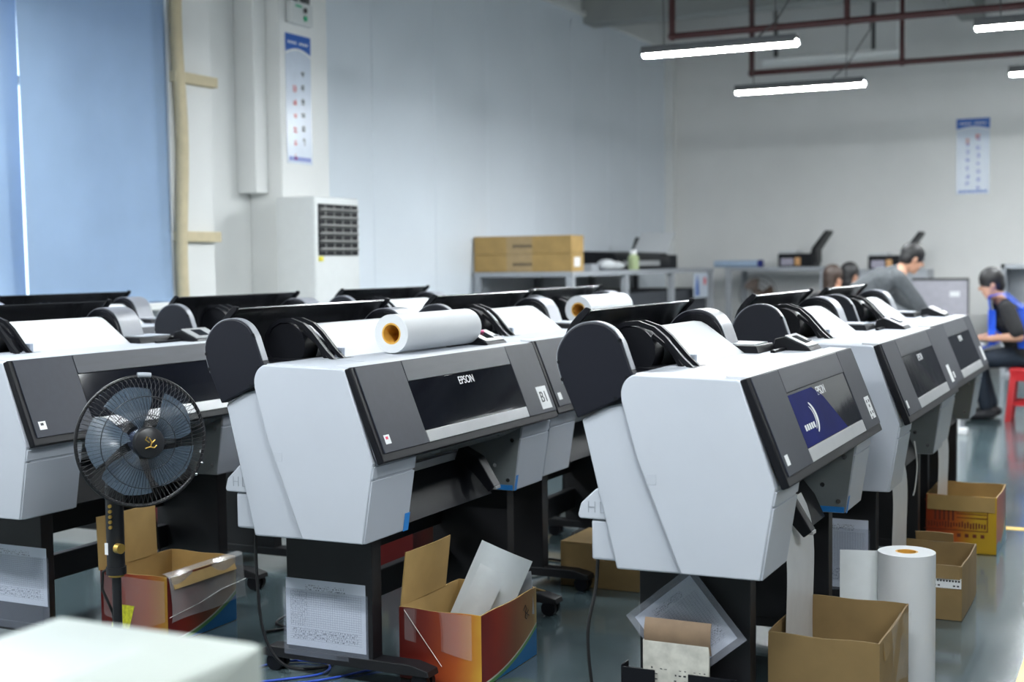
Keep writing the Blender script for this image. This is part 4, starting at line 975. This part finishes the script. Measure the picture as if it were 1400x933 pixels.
# blurred brown fan by the far rack
T = thing('floor_fan', 'blurred dark brown fan in front of the far rack', 'fan', (15.5, 4.25, 0))
MB().lathe([(0, 0), (.17, 0), (.16, .02), (.03, .04), (0, .04)], 28).build('base', FANB, T); MB().cyl((0, 0, .03), (0, 0, .9), .016, 14).build('pole', FANB, T)
FQ = Matrix.Translation((-.05, 0, .98)) @ V((-.92, -.38, .05)).normalized().to_track_quat('Z', 'Y').to_matrix().to_4x4()
b = MB()
for r in (.10, .16, .22): b.tube([FQ @ V((r*math.cos(k*PI/20), r*math.sin(k*PI/20), .04*(1-(r/.22)**2))) for k in range(40)], .005, 5, closed=True)
for k in range(30): b.tube([FQ @ V((.04*math.cos(k*PI/15), .04*math.sin(k*PI/15), .045)), FQ @ V((.22*math.cos(k*PI/15), .22*math.sin(k*PI/15), 0))], .002, 4)
b = b.build('guard', FANB, T); b['kind'] = 'stuff'
MB().lathe([(0, -.14), (.06, -.13), (.07, -.06), (.05, -.04), (0, -.04)], 20, FQ).build('motor', mat('fan_brown', (.06, .03, .015), .4), T)
for k in range(3):
    b = MB(); b.grid(lambda u, v, k=k: FQ @ V(((.04+.15*u)*math.cos(k*2.09+(v-.5)*1.2), (.04+.15*u)*math.sin(k*2.09+(v-.5)*1.2), -.02+.03*(v-.5))), 5, 5, .003); b.build('blade', mat('fan_brown', (.06, .03, .015), .4), T)

# ================================================================== desk, stool
T = thing('work_desk', 'white work desk in front of the seated worker', 'desk', (10.85, 1.36, 0))
DW = mat('desk_white', (.70, .71, .72), .4, var=.02)
MB().box((0, 0, .60), (1.4, .75, .635), .005).build('desk_top', DW, T)
for x in (.02, 1.32):
    MB().box((x, .03, .05), (x+.06, .09, .60), .004).build('leg', DW, T); MB().box((x, .66, .05), (x+.06, .72, .60), .004).build('leg', DW, T); MB().box((x-.01, -.03, 0), (x+.07, .76, .05), .006).build('foot', DW, T)
T = thing('paper_pad', 'yellow paper pad on the desk of the seated worker', 'paper', (11.75, 1.40, .635)); MB().box((0, 0, 0), (.3, .25, .02), .002).build('sheets', mat('pad_yellow', (.70, .62, .22), .6), T); MB().box((0, 0, .0201), (.3, .03, .023), .001).build('binding', LABELW, T)
REDP = mat('stool_red', (.50, .012, .018), .35, var=.04)
T = thing('plastic_stool', 'red plastic stool under the seated worker', 'stool', (12.05, .98, 0))
MB().box((-.145, -.145, .40), (.145, .145, .45), .018, seg=3).build('seat', REDP, T)
for sx in (-1, 1):
    for sy in (-1, 1):
        l_ = MB(); a, b = .135, .175
        vs_ = []
        for z, c_ in ((0, b), (.42, a)):
            for dx, dy in ((0, 0), (-.05*sx, 0), (-.05*sx, -.05*sy), (0, -.05*sy)): vs_.append((sx*c_+dx, sy*c_+dy, z))
        fs_ = [[0, 1, 2, 3], [7, 6, 5, 4]]+[[i, 4+i, 4+(i+1) % 4, (i+1) % 4] for i in range(4)]
        l_.raw(vs_, fs_); l_.build('leg', REDP, T)
for ang in range(4):
    M_ = Matrix.Rotation(ang*PI/2, 4, 'Z'); b = MB(); b.box((-.14, .13, .13), (.14, .145, .17), .003, M=M_); b.build('rail', REDP, T)
    b = MB(); b.box((-.13, .125, .34), (.13, .14, .41), .003, M=M_); b.build('apron', REDP, T)

# ================================================================== people
SKIN = mat('skin', (.50, .27, .18), .5, var=.06); HAIR = mat('hair_black', (.012, .011, .012), .5, var=.2, scale=60); HAIRB = mat('hair_brown', (.035, .02, .014), .5)
def voxel(mb, name, m, vox, parent=None, smooth=3):
    me = bpy.data.meshes.new(name); me.from_pydata([tuple(v) for v in mb.v], [], mb.f); me.update()
    o = link(name, me, parent)
    r = o.modifiers.new('r', 'REMESH'); r.mode = 'VOXEL'; r.voxel_size = vox
    s_ = o.modifiers.new('s', 'SMOOTH'); s_.iterations = smooth; s_.factor = .5
    bpy.context.view_layer.update()
    n = bpy.data.meshes.new_from_object(o.evaluated_get(bpy.context.evaluated_depsgraph_get()))
    o.modifiers.clear(); o.data = n; n.name = name; n.materials.clear(); n.materials.append(m)
    n.polygons.foreach_set('use_smooth', [True]*len(n.polygons)); n.polygons.foreach_set('material_index', [0]*len(n.polygons))
    bpy.data.meshes.remove(me); return o
def hand(b, w_, d, palm_n, thumb_side):
    # wrist point, finger direction, palm normal; five curled fingers of unequal length
    d = V(d).normalized(); n = V(palm_n); n = (n-d*n.dot(d)).normalized(); s_ = d.cross(n)*thumb_side; w_ = V(w_)
    for k in (-.026, -.009, .009, .026): b.cap(w_+d*.01+s_*k*.7, w_+d*.085+s_*k, .017, .014)
    for k, L in ((.027, .075), (.009, .085), (-.009, .078), (-.026, .060)):
        p0 = w_+d*.085+s_*k; p1 = p0+(d*.85+n*.35).normalized()*L*.5; p2 = p1+(d*.45+n*.8).normalized()*L*.5
        b.cap(p0, p1, .0095, .009); b.cap(p1, p2, .009, .008)
    t0 = w_+d*.03+s_*.028; t1 = t0+(d*.6+s_*.75).normalized()*.04; t2 = t1+(d*.85+n*.4+s_*.2).normalized()*.032
    b.cap(t0, t1, .013, .011); b.cap(t1, t2, .011, .009)
def person(label, pts, shirt, trousers, hair, vox=.009, face=(0, 1, 0), sleeves=1.0, cover_arm='long', apron=None, hairlen=0, feet=True, headup=(0, 0, 1)):
    g = {k: V(v) for k, v in pts.items()}
    base = V((g['pelvis'].x, g['pelvis'].y, 0)); P = thing('person', label, 'person', base)
    g = {k: v-base for k, v in g.items()}
    f = V(face).normalized(); u = V(headup); u = (u-f*u.dot(f)).normalized(); s_ = f.cross(u)
    H = Matrix((( s_.x, f.x, u.x), (s_.y, f.y, u.y), (s_.z, f.z, u.z)))
    b = MB()
    def lim(k1, k2, r1, r2): b.cap(g[k1], g[k2], r1, r2)
    hc = g['head']
    b.ball(hc+u*.02-f*.01, (.075, .092, .105), M=H, sub=3); b.ball(hc-u*.045+f*.02, (.058, .068, .075), M=H, sub=3)
    b.ball(hc-u*.012+f*.098, (.012, .016, .022), M=H); b.ball(hc-u*.10+f*.055, (.024, .022, .02), M=H)
    for k in (-1, 1): b.ball(hc+s_*k*.078-u*.008-f*.005, (.012, .022, .032), M=H)
    b.cap(hc-u*.07-f*.025, g['neck'], .052, .058); lim('neck', 'chest', .062, .115)
    sp = (g['shr']-g['shl']).normalized()
    for k in (-1, 1): b.cap(g['chest'], g['chest']+sp*k*.07, .11, .105); b.cap(g['pelvis'], g['pelvis']+sp*k*.07, .11, .105)
    lim('chest', 'pelvis', .125, .125)
    for q in 'lr':
        b.cap(g['neck'], g['sh'+q], .055, .055); lim('sh'+q, 'el'+q, .054, .042); lim('el'+q, 'wr'+q, .041, .028)
        d = g['wr'+q]-g['el'+q]; hand(b, g['wr'+q], d+V(pts.get('hd'+q, (0, 0, 0))), (0, 0, -1) if abs(d.normalized().z) < .8 else f, 1 if q == 'l' else -1)
        b.cap(g['pelvis']+sp*(.08 if q == 'r' else -.08), g['kn'+q], .085, .058); lim('kn'+q, 'an'+q, .055, .038)
        ff = V((f.x, f.y, 0)).normalized(); b.cap(g['an'+q]-V((0, 0, .03))-ff*.03, g['an'+q]-V((0, 0, .045))+ff*.15, .036, .03)
    voxel(b, 'body', SKIN, vox, P)
    # clothing follows the body
    c = MB(); e = .012
    c.cap(g['chest'], g['pelvis']+(g['chest']-g['pelvis'])*.12, .128+e, .128+e)
    for k in (-1, 1): c.cap(g['chest'], g['chest']+sp*k*.07, .113+e, .108+e); c.cap(g['pelvis']+(g['chest']-g['pelvis'])*.12, g['pelvis']+(g['chest']-g['pelvis'])*.12+sp*k*.07, .112+e, .108+e)
    c.cap(g['neck']-(g['neck']-g['chest'])*.25, g['chest'], .068+e, .118+e)
    for q in 'lr':
        c.cap(g['neck']-(g['neck']-g['chest'])*.3, g['sh'+q], .058+e, .057+e)
        if cover_arm == 'long':
            c.cap(g['sh'+q], g['el'+q], .057+e, .046+e); c.cap(g['el'+q], g['wr'+q]-(g['wr'+q]-g['el'+q])*.08, .046+e, .034+e)
        else: c.cap(g['sh'+q], g['sh'+q]+(g['el'+q]-g['sh'+q])*.85, .058+e, .052+e)
    voxel(c, 'shirt', shirt, vox, P)
    c = MB()
    for k in (-1, 1): c.cap(g['pelvis'], g['pelvis']+sp*k*.075, .118, .112)
    for q in 'lr':
        c.cap(g['pelvis']+sp*(.08 if q == 'r' else -.08), g['kn'+q], .098, .070); c.cap(g['kn'+q], g['an'+q]+(g['kn'+q]-g['an'+q])*.1, .068, .058)
    voxel(c, 'trousers', trousers, vox, P)
    for q in 'lr':
        c = MB(); ff = V((f.x, f.y, 0)).normalized(); an = g['an'+q]; c.cap(an-V((0, 0, .03))-ff*.04, an-V((0, 0, .042))+ff*.15, .043, .038); c.cap(an, an-V((0, 0, .03)), .045, .043); voxel(c, 'shoe', INK, vox, P)
    # hair
    c = MB(); c.ball(hc+u*.040-f*.020, (.092, .106, .104), M=H, sub=3); c.ball(hc-u*.01-f*.055, (.078, .062, .085), M=H, sub=3);
    for k in (-1, 1): c.ball(hc+s_*k*.064+u*.03, (.022, .05, .04), M=H)
    if hairlen: c.ball(hc-u*.07-f*.05, (.08, .055, .10), M=H)
    voxel(c, 'hair', hair, vox*.9, P, 2)
    for k in (-1, 1):
        c = MB(); c.ball(hc+s_*k*.032+u*.004+f*.080, (.012, .006, .006), M=H); c.build('eye', INK, P)
        c = MB(); c.ball(hc+s_*k*.032+u*.026+f*.084, (.018, .005, .004), M=H); c.build('eyebrow', hair, P)
    c = MB(); c.ball(hc-u*.058+f*.083, (.022, .006, .005), M=H); c.build('mouth', mat('lips', (.40, .12, .10), .5), P)
    return P, g, f, sp
GREYS = mat('sweater_grey', (.075, .082, .090), .85, var=.12, scale=30, bump=.1); BLKS = mat('shirt_black', (.010, .010, .012), .8); JEAN = mat('jeans_navy', (.010, .018, .032), .8, var=.15); TRS = mat('trousers_dark', (.015, .016, .02), .8)
person('person in a grey sweater bending over, behind the right row of printers',
  dict(pelvis=(11.55, 2.42, .96), chest=(11.72, 2.16, 1.17), neck=(11.82, 2.00, 1.28), head=(11.88, 1.91, 1.375), shl=(11.98, 2.22, 1.24), shr=(11.58, 1.97, 1.20),
       ell=(12.12, 2.05, 1.02), wrl=(12.15, 1.85, .90), elr=(11.66, 1.84, 1.02), wrr=(11.78, 1.74, .84), knl=(11.66, 2.40, .52), anl=(11.62, 2.47, .085), knr=(11.42, 2.36, .52), anr=(11.38, 2.44, .085)),
  GREYS, TRS, HAIR, face=(.45, -.80, -.42), headup=(.25, -.35, .9))
P, g, f, sp = person('person in a black shirt and bright blue apron sitting on the red stool',
  dict(pelvis=(12.05, 1.00, .555), chest=(12.02, 1.13, .86), neck=(12.00, 1.22, 1.03), head=(11.98, 1.285, 1.155), shl=(11.82, 1.14, .96), shr=(12.20, 1.16, .96),
       ell=(11.74, 1.03, .72), wrl=(11.82, 1.28, .70), elr=(12.26, 1.10, .74), wrr=(12.08, 1.32, .71), knl=(11.93, 1.40, .50), anl=(11.93, 1.30, .085), knr=(12.16, 1.40, .50), anr=(12.16, 1.28, .085)),
  BLKS, JEAN, HAIR, face=(-.25, .9, -.28), cover_arm='short')
APR = mat('apron_blue', (.01, .10, .72), .5, var=.08)
def strap(pts, w_, name):
    m = MB(); Q = [V(p) for p in pts]; n = len(Q)
    def fn(a, b):
        i = min(int(a*(n-1)), n-2); t = a*(n-1)-i; p = Q[i].lerp(Q[i+1], t); return p+sp*(b-.5)*w_
    m.grid(fn, (n-1)*3, 2, .008); return m.build(name, APR, P)
c, pv, nk = g['chest'], g['pelvis'], g['neck']
back = V((.05, -1, .0)).normalized()
strap([nk+V((-.14, .06, .02)), nk+V((-.15, -.04, .045)), c+V((-.13, -.14, .06)), c+V((-.10, -.165, -.02)), pv+V((-.05, -.16, .12)), pv+V((.0, -.165, .0)), pv+V((.02, -.16, -.06))], .10, 'apron_strap')
strap([nk+V((.14, .06, .02)), nk+V((.15, -.04, .045)), c+V((.13, -.14, .06)), c+V((.10, -.165, -.02)), pv+V((.10, -.16, .12)), pv+V((.10, -.165, .0))], .08, 'apron_strap')
strap([nk+V((-.12, .07, .02)), c+V((-.10, .15, .08)), c+V((-.07, .165, -.05)), pv+V((-.03, .18, .16)), pv+V((0, .20, .12)), pv+V((0, .36, .05))], .24, 'apron_bib')
m = MB(); m.grid(lambda u, v: c+V((-.158-.012*math.sin(v*PI), -.03-.05*v-.13*u, .10-v*.34)), 5, 8, .008); m.build('apron_side', APR, P)
m = MB(); m.grid(lambda u, v: c+V((-.150, .10+.06*u, .08-v*.30)), 3, 6, .008); m.build('apron_side', APR, P)
sheet('paper_sheet', 'crumpled pale paper in the hands of the seated worker', (11.93, 1.42, .70), (1, -.3, 0), (0, .5, .8), .16, .14, PAPER, .03)
sit = dict(pelvis=(0, 0, .56), chest=(.05, .03, .88), neck=(.08, .04, 1.06), head=(.11, .05, 1.19), shl=(.07, .22, .99), shr=(.07, -.16, .99), ell=(.22, .26, .76), wrl=(.42, .16, .74), elr=(.22, -.20, .76), wrr=(.42, -.10, .74), knl=(.42, .12, .52), anl=(.40, .12, .085), knr=(.42, -.10, .52), anr=(.40, -.10, .085))
def seated(label, ox, oy, hair, dz=0, face=(.8, -.6, -.15)):
    person(label, {k: (v[0]+ox, v[1]+oy, v[2]) if k != 'head' else (v[0]+ox, v[1]+oy, v[2]+dz) for k, v in sit.items()}, BLKS, TRS, hair, vox=.013, face=face, hairlen=1)
    T = thing('plastic_stool', 'stool hidden under the '+label, 'stool', (ox, oy, 0), 0, 'stools of the far workers')
    MB().box((-.15, -.15, .40), (.15, .15, .44), .01).build('seat', REDP, T)
    for a in (-.13, .13):
        for b_ in (-.13, .13): MB().box((a-.02, b_-.02, 0), (a+.02, b_+.02, .40)).build('leg', REDP, T)
seated('brown-haired person sitting low, left of the person in grey', 12.98, 2.80, HAIRB)
seated('black-haired person partly hidden behind the shoulder of the person in grey', 14.06, 2.86, HAIR, .02)
